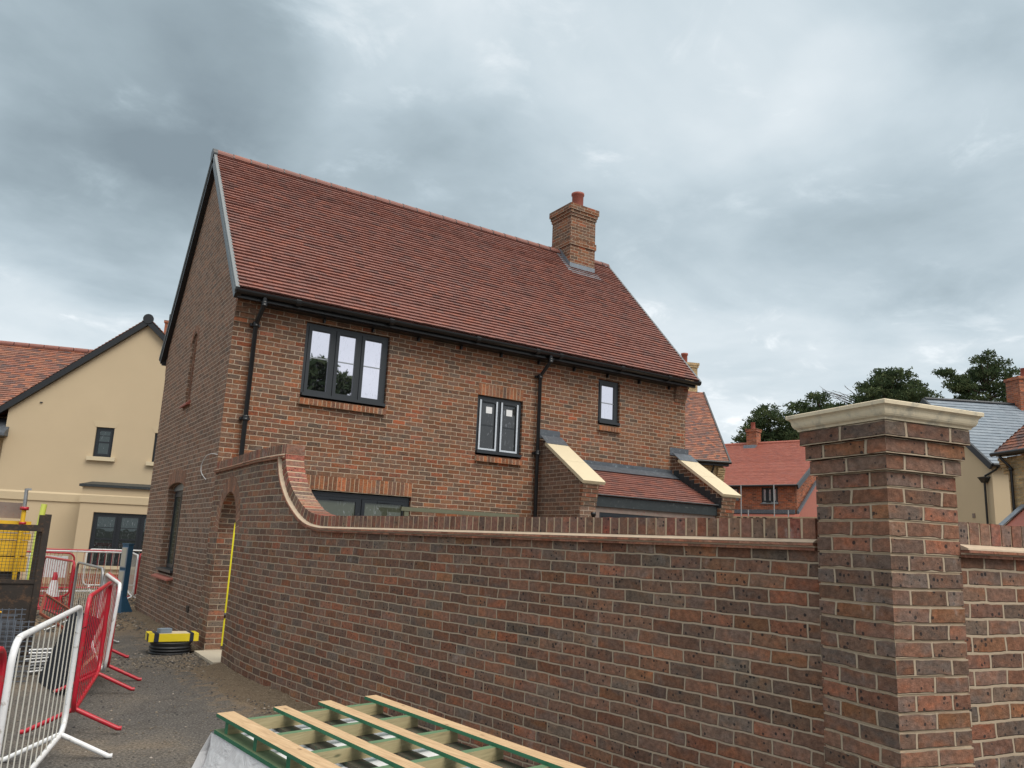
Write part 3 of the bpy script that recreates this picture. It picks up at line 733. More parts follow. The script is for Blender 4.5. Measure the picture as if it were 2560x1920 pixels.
# lean-to with wing walls
lt = MB(v0=.0295)
def wing(x0, x1, yf, zf, zw, yw=HY0):
    FW = Fr((x0, 0, 0), (0, 1, 0), (-1, 0, 0))
    mb = MB(v0=.0295)
    mb.prism([(yf, 0), (yw - .002, 0), (yw - .002, zw), (yf, zf)], 0, -(x1 - x0), FW)
    w = mb.build('wing_wall', 'gable_brick' if x0 < 10 else 'house_brick', house)
    mb = MB(v0=.0295)
    for i in range(5):
        p = .018 * (i + 1); z = zf - .06 - .075 * (5 - i)
        mb.box(x0 - .003, x1 + .003, yf - p, yf + .02, z + .002, z + .073)
    mb.build('wing_corbel', 'house_brick', w)
    mb = MB(); s = (zw - zf) / (yw - yf); t = V((0, 1, s)).normalized(); n = V((0, -s, 1)).normalized()
    L = math.hypot(yw - .2 - (yf - .11), (yw - .2 - (yf - .11)) * s)
    P = lambda x, a, h: V((x, yf - .11, zf - .11 * s)) + t * a + n * h
    mid = L * .5
    for a, b in ((0, mid - .002), (mid + .002, L)):
        mb.hexa([P(x0 - .045, a, .012), P(x1 + .10, a, .012), P(x1 + .10, b, .012), P(x0 - .045, b, .012), P(x0 - .045, a, .07), P(x1 + .10, a, .07), P(x1 + .10, b, .07), P(x0 - .045, b, .07)])
    mb.build('coping_stone', 'stone', w)
    mb = MB()
    mb.hexa([P(x0 - .05, L - .06, .072), P(x1 + .105, L - .06, .072), P(x1 + .105, L + .22, .085), P(x0 - .05, L + .22, .085), P(x0 - .05, L - .06, .078), P(x1 + .105, L - .06, .078), P(x1 + .105, L + .22, .1), P(x0 - .05, L + .22, .1)])
    mb.box(x0 - .07, x1 + .1, yw - .012, yw - .003, zw + .03, zw + .20)
    mb.build('lead_flashing', 'lead', w)
    return w
wing(8.58, 8.93, 10.99, 2.80, 3.62); wing(12.02, 12.40, 10.95, 2.80, 3.62)
ls = (3.20 - 2.56) / (12.24 - 11.0)
mb = MB(); tiles(mb, (0, 10.99, 2.55), (1, 0, 0), V((0, 1, ls)), V((0, -ls, 1)), lambda s: 8.94, lambda s: 12.01, math.hypot(1.25, 1.25 * ls)); lr = mb.build('lean_to_roof', 'tile', house)
mb = MB(); mb.hexa([V((8.94, 12.02, 3.13)), V((12.01, 12.02, 3.13)), V((12.01, 12.25, 3.25)), V((8.94, 12.25, 3.25)), V((8.94, 12.02, 3.137)), V((12.01, 12.02, 3.137)), V((12.01, 12.25, 3.262)), V((8.94, 12.25, 3.262))])
mb.box(8.94, 12.01, 12.243, 12.254, 3.18, 3.33)
for x in (9.9, 10.9): mb.box(x, x + .02, 12.238, 12.242, 3.2, 3.33)
mb.build('apron_flashing', 'lead', lr)
mb = MB()
for i in range(9):
    y = 12.2 - i * .145; z = 2.55 + (y - 10.99) * ls
    mb.box(12.010, 12.017, y - .15, y, z - .05, z + .15)
mb.build('step_flashing', 'lead_dark', lr)
mb = MB(); mb.box(8.94, 12.01, 11.0, 11.05, 2.37, 2.55); mb.build('lead_fascia', 'lead_dark', lr)
mb = MB(); gutter(mb, 8.94, 12.01, 10.965, 2.585, .02); mb.build('eaves_tray', 'lead_new', lr)
mb = MB(); mb.box(8.94, 12.01, 11.04, 11.09, 2.27, 2.369); mb.box(8.94, 9.06, 11.04, 11.09, 0, 2.269); mb.box(11.66, 12.01, 11.04, 11.09, 0, 2.269); mb.build('timber_lintel', 'oldboard', lr)
FL = Fr((0, 11.0, 0), (1, 0, 0), (0, -1, 0))
window(house, FL, 9.065, 11.655, .05, 2.268, 3, 'glass_dark', 'frame_dk', bar=False, name='garden_door', fw=.06, sill=False)
# white cable looped out of the gable
mb = MB(); pts = [(2.72, 12.25, 2.763), (2.70, 12.55, 2.79), (2.69, 12.85, 2.77), (2.69, 13.08, 2.66), (2.69, 13.04, 2.53), (2.70, 12.72, 2.41)]
mb.tube(smooth(pts), .0055, 6); mb.build('loose_cable', 'white_paint', house)

# ================================================================== GARDEN WALL (curved in plan, ramped)
PLAN = [(12.26, 2.735), (11.7, 2.728), (10.6, 2.690), (9.9, 2.664), (9.5, 2.672), (9.1, 2.695), (8.7, 2.735), (8.26, 2.792), (7.2, 2.94), (6.3, 3.07), (5.78, 3.138), (5.0, 3.25), (4.45, 3.333), (3.8, 3.415), (3.457, 3.458), (2.9, 3.518), (2.48, 3.545)]
def planx(y):
    P = PLAN
    for i in range(len(P) - 1):
        if P[i][0] >= y >= P[i + 1][0]:
            a = P[max(i - 1, 0)]; b = P[i]; c = P[i + 1]; d = P[min(i + 2, len(P) - 1)]
            t = (b[0] - y) / (b[0] - c[0]); h = b[0] - c[0]
            m0 = (c[1] - a[1]) / max(1e-6, a[0] - c[0]) * h; m1 = (d[1] - b[1]) / max(1e-6, b[0] - d[0]) * h
            return b[1] * (2 * t ** 3 - 3 * t * t + 1) + m0 * (t ** 3 - 2 * t * t + t) + c[1] * (-2 * t ** 3 + 3 * t * t) + m1 * (t ** 3 - t * t)
    return P[0][1] if y > P[0][0] else P[-1][1]
def plant(y):      # tangent (direction of decreasing y), unit
    e = .02; a = V((planx(y + e), y + e, 0)); b = V((planx(y - e), y - e, 0)); return (b - a).normalized()
ARC = {}
def arclen(y):
    k = round(y, 4)
    if k in ARC: return ARC[k]
    n = max(2, int((12.26 - y) / .05)); s = 0; p = None
    for i in range(n + 1):
        yy = 12.26 + (y - 12.26) * i / n; q = V((planx(yy), yy, 0))
        if p is not None: s += (q - p).length
        p = q
    ARC[k] = s; return s
TOPU, TOPL, CH = 2.645, 1.845, .1035
RAMP = [(8.873, TOPU - CH), (8.847, 2.436), (8.791, 2.328), (8.686, 2.205), (8.572, 2.103), (8.427, 2.01), (8.288, 1.935), (8.143, 1.884), (7.988, 1.857), (7.823, TOPL)]
rs = [V((0, a, b)) for a, b in RAMP]; rsm = smooth(rs, 5)
OFFP = []
for i in range(len(rsm) - 1):
    t_ = (rsm[i + 1] - rsm[i]).normalized(); n_ = V((0, -t_.z, t_.y))
    if n_.y < 0 or n_.z > 0: n_ = -n_
    for q_ in (rsm[i] + n_ * CH, rsm[i + 1] + n_ * CH):
        if not OFFP or (q_.y < OFFP[-1][0] - 1e-4 and q_.z <= OFFP[-1][1]): OFFP.append((q_.y, q_.z))
def bodytop(y):
    if y >= OFFP[0][0]: return TOPU - CH
    for (y0, z0), (y1, z1) in zip(OFFP[:-1], OFFP[1:]):
        if y0 >= y >= y1: return z0 + (z1 - z0) * (y0 - y) / (y0 - y1)
    return TOPL - CH
AY0, AY1, AC, AR, ASP = 10.62, 11.71, 11.165, .545, 1.63
def bottom(y):
    if AY0 + 1e-5 < y < AY1 - 1e-5: return ASP + math.sqrt(max(0, AR * AR - (y - AC) ** 2))
    return -.1
ys = set()
y = 12.26
while y > 2.48: ys.add(round(y, 4)); y -= .06
ys |= {2.48, AY0, AY1, 7.823}
ys |= {round(q[0], 4) for q in OFFP} | {round(OFFP[0][0] + .0003, 4)}
for i in range(25): ys.add(round(AC + AR * math.cos(math.pi * i / 24), 4))
ys = sorted(ys, reverse=True)
THK = .215
gwall = thing('garden_wall', 'long brown brick garden wall with arched gateway and swept down top', 'wall', (planx(7), 7, 0))
mb = MB(v0=.0505)
def WP(y, z, a=0.):       # a = into the wall
    t = plant(y); A = V((-t.y, t.x, 0)); A = A if A.x > 0 else -A
    return V((planx(y), y, z)) + A * a
for i in range(len(ys) - 1):
    a, b = ys[i], ys[i + 1]
    ina = AY0 - 1e-6 <= a <= AY1 + 1e-6 and AY0 - 1e-6 <= b <= AY1 + 1e-6
    if ina:
        ba = ASP + math.sqrt(max(0, AR * AR - (a - AC) ** 2)); bb = ASP + math.sqrt(max(0, AR * AR - (b - AC) ** 2))
    else: ba = bb = -.1
    ta = bodytop(a) ; tb = bodytop(b)
    ua, ub = arclen(a), arclen(b)
    v0 = .0505
    mb.face([WP(a, ba), WP(b, bb), WP(b, tb), WP(a, ta)], [(ua, ba - v0), (ub, bb - v0), (ub, tb - v0), (ua, ta - v0)], smooth=False)
    mb.face([WP(b, bb, THK), WP(a, ba, THK), WP(a, ta, THK), WP(b, tb, THK)], [(ub, bb - v0), (ua, ba - v0), (ua, ta - v0), (ub, tb - v0)])
    mb.face([WP(a, ta), WP(b, tb), WP(b, tb, THK), WP(a, ta, THK)])
    if ina:   # soffit: courses radiate, drawn as rows across
        sa = 1.0 + math.acos(max(-1, min(1, (a - AC) / AR))) * AR; sb = 1.0 + math.acos(max(-1, min(1, (b - AC) / AR))) * AR
        mb.face([WP(a, ba), WP(b, bb), WP(b, bb, THK), WP(a, ba, THK)], [(0, sa), (0, sb), (.2, sb), (.2, sa)])
for yy in (AY0, AY1):
    mb.face([WP(yy, -.1), WP(yy, ASP), WP(yy, ASP, THK), WP(yy, -.1, THK)], [(.0, -.1 - .0505), (0, ASP - .0505), (.215, ASP - .0505), (.215, -.1505)])
wbody = mb.build('wall_body', 'garden_brick', gwall)
# arch ring
mb = MB(); n = 25
for i in range(n):
    p0 = math.pi * (i + .06) / n; p1 = math.pi * (i + .94) / n; r = RN.random()
    q = [(rr, p) for rr, p in ((AR + .002, p0), (AR + .002, p1), (AR + .212, p1), (AR + .212, p0))]
    front = [WP(AC + rr * math.cos(p), ASP + rr * math.sin(p), -.005) for rr, p in q]
    back = [WP(AC + rr * math.cos(p), ASP + rr * math.sin(p), .03) for rr, p in q]
    mb.hexa([front[0], front[1], front[2], front[3], back[0], back[1], back[2], back[3]], r)
mb.build('arch_ring', 'ring_unit', gwall)
mb = MB()
for i in range(40):
    p0 = math.pi * i / 40; p1 = math.pi * (i + 1) / 40
    mb.face([WP(AC + rr * math.cos(p), ASP + rr * math.sin(p), -.0028) for rr, p in ((AR + .004, p0), (AR + .004, p1), (AR + .208, p1), (AR + .208, p0))])
mb.build('ring_mortar', 'mortar', gwall)
# coping path: list of (point, tangent, up)
def resample(pts, step):
    out = []; acc = 0; nxt = 0
    for i in range(len(pts) - 1):
        a, b = pts[i], pts[i + 1]; L = (b - a).length
        while nxt <= acc + L + 1e-9:
            t = (nxt - acc) / L if L > 0 else 0; out.append(a + (b - a) * t); nxt += step
        acc += L
    return out
def path3(seq): return [V((planx(p.y), p.y, p.z)) for p in seq]
up_path = path3([V((0, 12.24 - i * .05, TOPU)) for i in range(int((12.24 - 8.873) / .05) + 1)] + [V((0, 8.873, TOPU))])
low_seq = rsm + [V((0, 7.823 - .05 * i, TOPL)) for i in range(1, int((7.823 - 2.48) / .05))]
low_path = path3(low_seq)
cope = MB(); core = MB()
def lay(path, skiplast=False):
    ps = resample(path, .0755)
    if (path[-1] - ps[-1]).length > .02: ps.append(path[-1])
    for i in range(len(ps) - 1):
        a, b = ps[i], ps[i + 1]; T = (b - a); L = T.length; T.normalize()
        A = V((-T.y, T.x, 0)); A = A if A.x > 0 else -A; A.normalize()
        U = A.cross(T); U = U if U.z > 0 or (abs(U.z) < .05 and U.y < 0) else -U
        r = RN.random(); j = RN.uniform(-.0025, .0025); k = RN.uniform(.0005, .003)
        g = .0068; ge = L - g if i < len(ps) - 2 else L + .004
        h = CH - .001
        p = lambda t, aa, uu: a + T * t + A * aa + U * uu
        x0 = -.0045 + j * .8; x1 = THK + .004
        cope.hexa([p(g, x0, -h), p(ge, x0, -h), p(ge, x1, -h), p(g, x1, -h), p(g + .001, x0, k), p(ge - .001, x0, k), p(ge, x1, k), p(g, x1, k)], r)
        core.hexa([p(0, -.0012, -h + .001), p(L, -.0012, -h + .001), p(L, THK, -h + .001), p(0, THK, -h + .001), p(0, -.0012, -.0012), p(L, -.0012, -.0012), p(L, THK, -.0012), p(0, THK, -.0012)])
lay(up_path); lay(low_path)
cope.build('coping', 'cope_unit', gwall); core.build('coping_mortar', 'mortar', gwall)
# creasing mould: mortar fillet + two tile courses, swept under the coping
def sweep(path, prof, mb, r=.5, rv=False):
    rings = []
    n = len(path)
    for i in range(n):
        T = (path[min(i + 1, n - 1)] - path[max(i - 1, 0)]).normalized()
        A = V((-T.y, T.x, 0)); A = A if A.x > 0 else -A
        if A.length < .2: A = V((1, 0, 0))
        A.normalize(); U = A.cross(T); U = U if U.z > 0 or (abs(U.z) < .05 and U.y < 0) else -U
        rings.append([path[i] - A * o_ + U * h_ for o_, h_ in prof])
    m = len(prof)
    for i in range(n - 1):
        rr = RN.random() if rv else r
        for k in range(m - 1):
            mb.face([rings[i][k], rings[i + 1][k], rings[i + 1][k + 1], rings[i][k + 1]], r=rr)
    mb.face(rings[0], r=r); mb.face(rings[-1][::-1], r=r)
fil = MB(); cre = MB()
for pth, stp in ((up_path, .15), (low_path, .09)):
    pp = resample(pth, stp) + [pth[-1]]
    if pth is up_path: pp = pp[:-1] + [pth[-1] + V((0, .02, 0))]
    sweep(pp, [(.0, -CH - .0), (.040, -CH - .016), (.041, -CH - .019), (0, -CH - .020)], fil)
    rough = resample(pth, .165) + [pth[-1]]
    sweep(pp, [(.0, -CH - .020), (.044, -CH - .0205), (.045, -CH - .034), (0, -CH - .034)], cre, rv=True)
    sweep(pp, [(.0, -CH - .035), (.028, -CH - .035), (.027, -CH - .043), (0, -CH - .043)], fil)
    sweep(pp, [(.0, -CH - .044), (.030, -CH - .044), (.031, -CH - .058), (0, -CH - .058)], cre, rv=True)
fil.build('mortar_fillet', 'fillet', gwall); cre.build('creasing_tiles', 'crease', gwall)
mb = MB(); mb.box(2.60, 3.25, AY0 + .003, AY1 - .003, -.05, .045); mb.build('threshold', 'concrete', gwall)

# ================================================================== PILLAR and right wall
a_ = 1.7558
PP = V((3.3999, 2.0966, 0)); dl = V((-math.cos(a_), math.sin(a_), 0)); dq = V((math.sin(a_), math.cos(a_), 0))
FP = Fr(PP, dq, -dl)   # u along right face, d negative goes back
pil = thing('brick_pillar', 'square brick gate pillar with stepped head and cream stone cap', 'pillar', tuple(PP))
mb = MB(v0=.03)
def pbox(mb, e, z0, z1): mb.box(-e, .44 + e, -.44 - e, e, z0, z1, FP)
# custom UV so the bond wraps the corner in halves
def pillarbox(mb, e, z0, z1):
    c = [FP.P(-e, e, 0), FP.P(.44 + e, e, 0), FP.P(.44 + e, -.44 - e, 0), FP.P(-e, -.44 - e, 0)]
    for i in range(4):
        a = c[i]; b = c[(i + 1) % 4]; o_ = .0 if i % 2 == 0 else .11
        u = o_ + .0075; w = .44 - .015
        mb.face([a + V((0, 0, z0)), b + V((0, 0, z0)), b + V((0, 0, z1)), a + V((0, 0, z1))], [(u, z0 - .03), (u + w, z0 - .03), (u + w, z1 - .03), (u, z1 - .03)])
    mb.face([p + V((0, 0, z1)) for p in c]); mb.face([p + V((0, 0, z0)) for p in c[::-1]])
for i in range(29):
    z0 = 2.055 - .075 * (i + 1); pillarbox(mb, RN.uniform(-.0015, .0025), z0 + .0045, z0 + .0705)
mb.build('shaft', 'pillar_brick', pil)
mb = MB(); mb.box(.005, .435, -.435, -.005, -.1, 2.28, FP); mb.build('bed_joints', 'mortar', pil)
for i in range(3):
    mb = MB(v0=.03); e = .0170 * (i + 1); pillarbox(mb, e + RN.uniform(-.002, .002), 2.055 + .075 * i + .002, 2.055 + .075 * (i + 1) - .0025); mb.build('corbel_course', 'pillar_brick', pil)
mb = MB()
prof = [(.0, 2.2805), (.057, 2.2805), (.059, 2.288), (.063, 2.292), (.070, 2.297), (.075, 2.305), (.078, 2.314), (.080, 2.326), (.084, 2.335), (.091, 2.341), (.098, 2.344), (.099, 2.360), (.096, 2.3635)]
def sq(e, z): return [FP.P(-e, e, z), FP.P(.44 + e, e, z), FP.P(.44 + e, -.44 - e, z), FP.P(-e, -.44 - e, z)]
for (e0, z0), (e1, z1) in zip(prof[:-1], prof[1:]):
    A = sq(e0, z0); B = sq(e1, z1)
    for i in range(4): j = (i + 1) % 4; mb.face([A[i], A[j], B[j], B[i]])
T_ = sq(.096, 2.3635); ap = FP.P(.22, -.22, 2.437)
for i in range(4): mb.face([T_[i], T_[(i + 1) % 4], ap])
mb.build('cap_stone', 'cap_stone', pil)
rw = thing('garden_wall', 'short stretch of brick garden wall running off to the right of the pillar', 'wall', tuple(FP.P(.44, 0, 0)))
FRW = Fr(FP.P(.44, 0, 0), (.987, -.16, 0), (-.16, -.987, 0))
mb = MB(v0=.0505); mb.box(-.2, 4, -.215 - .01, -.01, -.1, TOPL - CH, FRW); mb.build('wall_body', 'pillar_brick', rw)
mb = MB(); mc = MB(); x = .002
while x < 4:
    e = -.006 + RN.uniform(-.002, .002); mb.box(x + .005, x + .0705, -.23, e, TOPL - CH + .001, TOPL + RN.uniform(-.002, .002), FRW, r=RN.random()); x += .0755
mc.box(0, 4, -.22, -.0095, TOPL - CH + .0005, TOPL - .005, FRW)
mb.build('coping', 'cope_unit', rw); mc.build('coping_mortar', 'mortar', rw)
fil = MB(); cre = MB()
fil.prism([(-.01, TOPL - CH), (.04, TOPL - CH - .018), (.042, TOPL - CH - .025), (-.01, TOPL - CH - .025)], 0, 0, Fr((0, 0, 0), (1, 0, 0), (0, 1, 0))) if False else None
Q = lambda u, d, z: FRW.P(u, d, z)
for u0 in [x * .17 + .001 for x in range(24)]:
    u1 = u0 + .17; r = RN.random()
    z = TOPL - CH
    fil.hexa([Q(u0, -.01, z - .026), Q(u1, -.01, z - .026), Q(u1, .042, z - .026), Q(u0, .042, z - .026), Q(u0, -.01, z), Q(u1, -.01, z), Q(u1, .04, z - .018), Q(u0, .04, z - .018)])
    cre.box(u0 + .002, u1 - .002, -.01, .045, z - .039, z - .027, FRW, r=r)
    fil.box(u0, u1, -.01, .02, z - .047, z - .0395, FRW); cre.box(u0 + .002, u1 - .002, -.01, .022, z - .061, z - .0475, FRW, r=1 - r)
fil.build('mortar_fillet', 'fillet', rw); cre.build('creasing_tiles', 'crease', rw)

# ================================================================== small things by the arch
# drain chamber and things on it
mb = MB(); prof = [(.25, 0)]
z = 0.
for k in range(3): prof += [(.27, z + .004), (.27, z + .022), (.25, z + .026), (.25, z + .036)]; z += .037
z += .03
prof += [(.27, z), (.27, z + .015), (.2, z + .015)]
mb.lathe(prof, (2.33, 12.03 - .12, 0), 28)
based(mb, 'drain_chamber', 'ribbed', 'round black ribbed drain chamber ring on the ground by the gable wall', 'drain', (2.33, 11.91, 0))
bm_ = thing('taped_block', 'yellow slab with dark blue tape stripes lying on the drain ring', 'block', (2.33, 11.85, .165))
ca = math.radians(-1); FB = Fr((2.325, 11.74, .166), (math.cos(ca), math.sin(ca), 0), (math.sin(ca), -math.cos(ca), 0))
mb = MB(); mb.box(-.31, -.245, -.30, .0, 0, .105, FB); mb.box(-.245, .32, -.30, 0, .0, .10, FB); mb.build('slab', 'yellow_clean', bm_)
mb = MB()
for a, b in ((-.245, -.185), (.205, .255)): mb.box(a, b, -.305, .004, -.003, .1035, FB)
mb.box(-.30, -.18, -.10, -.06, .106, .108, FB); mb.box(-.316, -.311, -.12, -.04, 0, .1, FB)
mb.build('tape', 'navy', bm_)
mb = MB(); mb.box(-.182, .202, -.295, -.012, .1005, .1022, FB); mb.build('top_sheet', 'stone', bm_)
mb = MB(); mb.box(-.24, .315, -.29, -.01, .101, .1025, FB); mb.build('top_board', 'oldboard', bm_) if False else None
mb = MB(); FC = Fr((2.22, 11.85, .272), (math.cos(.25), math.sin(.25), 0), (math.sin(.25), -math.cos(.25), 0)); mb.box(-.08, .08, -.05, .05, 0, .055, FC)
based(mb, 'concrete_block', 'block', 'small blue grey block on top of the yellow taped slab', 'block', (2.22, 11.85, .272))
# timber rail and pipe stub behind the wall
mb = MB(); mb.box(5.60, 7.90, 11.86, 11.94, 2.10, 2.165)
tr = thing('timber_rail', 'greenish timber rail on posts just showing over the garden wall', 'timber', (6.8, 11.9, 0)); mb.build('rail', 'greenwood', tr)
for x in (5.7, 7.8):
    mb = MB(); mb.box(x - .04, x + .04, 11.87, 11.93, 0, 2.099); mb.build('post', 'greenwood', tr)
mb = MB(); mb.lathe([(.0, 0), (.03, 0), (.03, 2.19), (.045, 2.19), (.045, 2.25), (0, 2.25)], (8.77, 10.85, 0), 12)
based(mb, 'pipe_stub', 'black', 'black capped pipe poking up in front of the lean-to wing wall', 'pipe', (8.77, 10.85, 0))

# low bank of spoil against the foot of the wall
def spoil(ys_, name, lab, wdt, hgt, gap=None):
    mb = MB(); rows = []
    for y in ys_:
        x0 = (planx(y) if y < 12.26 else HX0) + .01; row = []
        wd = wdt * (.5 + 1.1 * (MN.noise(V((y * 1.1, 3, 0))) * .5 + .5)); hh = hgt * (.25 + 1.3 * (MN.noise(V((y * 1.7, 8, 0))) * .5 + .5))
        if gap and gap[0] < y < gap[1]: hh *= .05; wd *= .4
        for j in range(9):
            t = j / 8; z = hh * (1 - t) ** 1.5 + .030 * MN.noise(V((y * 9, t * 4, 2))) * (1 - t) + .012 * MN.noise(V((y * 31, t * 14, 5)))
            row.append(V((x0 - wd * t, y, max(-.01, z) if j < 8 else -.012)))
        rows.append(row)
    for i in range(len(rows) - 1):
        for j in range(8): mb.face([rows[i][j], rows[i][j + 1], rows[i + 1][j + 1], rows[i + 1][j]], smooth=False)
    o = mb.build(name, 'soil'); o['kind'] = 'stuff'; o['label'] = lab; o['category'] = 'soil'
spoil([6.0 + .05 * i for i in range(92)], 'soil_bank', 'loose brown soil heaped along the foot of the garden wall', .42, .06)
spoil([11.75 + .05 * i for i in range(125)], 'soil_bank', 'loose brown soil along the foot of the brick house gable', .40, .05)

# ================================================================== PALLET + WRAPPED PACK
ang = math.atan2(.12, 1.14); PU = V((math.sin(ang), -math.cos(ang), 0)); PN = V((math.cos(ang), math.sin(ang), 0))  # PU along boards (to camera), PN across
FPa = Fr((1.17, 4.56, 0), PN, PU)  # u across boards, d towards camera
LP = 1.9
ptilt = .19 / 1.0
pal = thing('pallet', 'green and bare wood pallet lying on white wrapped goods by the wall', 'pallet', (1.7, 3.9, .60))
FPa = Fr((1.17, 4.56, 0), V((.98, .19, 0)), PU)
def plank(mb, u0, u1, d0, d1, z0, z1, rt, rs, axis='d'):
    P = FPa.P
    c = [P(u0, d0, z0), P(u1, d0, z0), P(u1, d1, z0), P(u0, d1, z0), P(u0, d0, z1), P(u1, d0, z1), P(u1, d1, z1), P(u0, d1, z1)]
    o = RN.uniform(0, 9)
    for q, r in (((4, 5, 6, 7), rt), ((0, 1, 5, 4), rs[0]), ((1, 2, 6, 5), rs[1]), ((2, 3, 7, 6), rs[2]), ((3, 0, 4, 7), rs[3]), ((3, 2, 1, 0), 1)):
        pts = [c[k] for k in q]
        uv = []
        for k in q:
            p = c[k] - FPa.o; a = p.dot(FPa.N); b = p.dot(FPa.U)
            uv.append((a + o, b + p.z + o) if axis == 'd' else (b + o, a + p.z + o))
        mb.face(pts, uv, r=r)
for k, (u, w) in enumerate(((0, .095), (.325, .075), (.61, .082), (.93, .085))):
    mb = MB(); wob = RN.uniform(-.01, .01)
    plank(mb, u, u + w, -.01 + wob, LP, .682, .70, 0, (.9, .75, .9, 1)); mb.build('deck_board', 'wood', pal)
for k in range(5):
    d = .095 + k * .385
    mb = MB(); plank(mb, .012, .985, d, d + .042, .6205, .6815, .85, (1, 1, .38, 1), 'u'); mb.build('stringer', 'wood', pal)
for k, u in enumerate((0, .31, .60, .90)):
    mb = MB(); plank(mb, u - .005, u + .085, -.01, LP, .601, .620, .75, (1, 1, 1, 1)); mb.build('bottom_board', 'oldwood' if k else 'wood', pal)
pk = thing('wrapped_pack', 'pack of goods under crumpled white plastic sheet beneath the pallet', 'wrapped goods', (1.7, 3.9, 0))
mb = MB(); mb.box(.05, 1.0, .04, LP + .1, .0, .52, FPa); mb.box(.0, 1.04, -.0, LP + .1, .521, .597, FPa); mb.build('pack', 'pack', pk)
mb = MB()
nu, nv = 34, 10; grid = []
for i in range(nu + 1):
    d = -.06 + (LP + .2) * i / nu; row = []
    for j in range(nv + 1):
        t = j / nv
        flare = .34 * (1 - math.exp(-i * .9)) if i < 4 else .34
        out = -.03 - flare * t ** 1.2 - .03 * math.sin(i * 1.7 + j * .5) * t
        z = .594 * (1 - t) ** 1.15 + .02 * MN.noise(V((i * .4, j * .6, 1))) * 2 * t * (1 - t)
        dd = d - .10 * t * (1 - i / nu) + .03 * MN.noise(V((i * .5, j * .5, 4)))
        row.append(FPa.P(.03 + out + .05 * MN.noise(V((i * .35, j * .35, 9))) * t, dd, max(.003, z)))
    grid.append(row)
for i in range(nu):
    for j in range(nv): mb.face([grid[i][j], grid[i + 1][j], grid[i + 1][j + 1], grid[i][j + 1]], smooth=False)
# back skirt
nb = 20; g2 = []
for i in range(nb + 1):
    u = -.0 + 1.02 * i / nb; row = []
    for j in range(7):
        t = j / 6; row.append(FPa.P(u - .25 * t * (1 - i / nb), -.06 - .06 * t - .02 * math.sin(i * 1.3 + j), .594 * (1 - t) + .003))
    g2.append(row)
for i in range(nb):
    for j in range(6): mb.face([g2[i][j], g2[i][j + 1], g2[i + 1][j + 1], g2[i + 1][j]])
sh = mb.build('plastic_sheet', 'sheet', pk)
bpy.context.view_layer.update()

# ================================================================== BARRIERS
def rrect(L, z0, z1, r, n=5):
    pts = []
    for cx, cz, a0 in ((L - r, z0 + r, -90), (L - r, z1 - r, 0), (r, z1 - r, 90), (r, z0 + r, 180)):
        for i in range(n + 1):
            a = math.radians(a0 + 90 * i / n); pts.append(V((cx + r * math.cos(a), 0, cz + r * math.sin(a))))
    return pts
def make_barrier(fmat, bmat, label, nbar=12, L=2.0, tr=.019):
    t = thing('crowd_barrier', label, 'barrier', local=True, group='pedestrian barriers around the site')
    mb = MB(); mb.tube(rrect(L, .17, 1.05, .13), tr, 8, closed=True); mb.build('frame', fmat, t)
    for k in range(nbar):
        x = .07 + (L - .14) * (k + .5) / nbar; zz = .17; z1 = 1.05
        b = MB(); b.tube([(x, 0, zz + (.05 if .15 < x < L - .15 else .08)) if not .15 < x < L - .15 else (x, 0, zz), (x, 0, z1 if .15 < x < L - .15 else z1 - .06)], .0043, 5); b.build('bar', bmat, t)
    for x in (.14, L - .14):
        b = MB()
        b.tube([(x, .36, .018), (x, .33, .018), (x, .015, .17), (x, -.015, .17), (x, -.33, .018), (x, -.36, .018)], tr * .95, 8); b.build('foot', fmat, t)
    return t
WB = make_barrier('white_paint', 'white_bar', 'x'); RB = make_barrier('red_paint', 'red_paint', 'x'); GB = make_barrier('galv', 'white_bar', 'x')
used = set()
def barrier(kind, a, b, label, z=0, lean=0):
    t = kind if kind.name not in used else copy_tree(kind)
    used.add(kind.name)
    a = V((*a, z)); b = V((*b, z)); d = b - a
    t.location = a; t.rotation_euler = (lean, 0, math.atan2(d.y, d.x))
    t.scale = (d.length / 2.0, 1, 1) if abs(d.length - 2) > .15 and False else (1, 1, 1)
    t['label'] = label
    return t
def fit(a, L):   # second point at 2 m
    a = V(a); b = V(L); return a + (b - a).normalized() * 2.0
barrier(WB, (.69, 6.92), (.21, 4.98), 'nearest white pedestrian barrier with thin cream bars at the left edge')
barrier(RB, (.165, 4.74), (-.28, 2.9), 'red barrier end cut off by the bottom left edge, in front of the white one')
barrier(RB, (.775, 7.35), (1.16, 9.28), 'red barrier following the nearest white barrier, its foot near the gravel middle', z=.03)
barrier(RB, (1.30, 9.72), (1.42, 11.7), 'darker red barrier standing at the far end of the nearer red one')
wl = barrier(WB, (1.225, 9.45), (1.31, 11.4), 'white barrier leaning against the inner side of the darker red barrier', lean=.05)
for c_ in list(wl.children):
    if c_.name.startswith('foot'): bpy.data.objects.remove(c_)
barrier(GB, (1.49, 12.85), (1.33, 14.85), 'grey and white barrier between the rusty stillage and the blue sign post')
barrier(RB, (1.31, 15.05), (.98, 17.0), 'red barrier with round corners just right of the rusty stillage')
barrier(RB, (1.66, 19.38), (-.3, 19.75), 'red barrier hung with the white board behind the traffic cone')
barrier(WB, (.9, 20.7), (2.9, 20.85), 'long white barrier in front of the cream house bay, left of the blue sign post')
barrier(RB, (1.0, 21.9), (3.0, 22.0), 'red topped barrier running behind the white barriers before the bay window')
barrier(WB, (2.22, 22.9), (4.2, 23.1), 'rear white barrier right under the bay window')
barrier(WB, (2.85, 19.1), (3.0, 21.1), 'white barrier seen end on between the blue sign post and the brick gable')
barrier(RB, (3.02, 20.0), (3.6, 21.9), 'red barrier peeping out beside the brick gable corner')
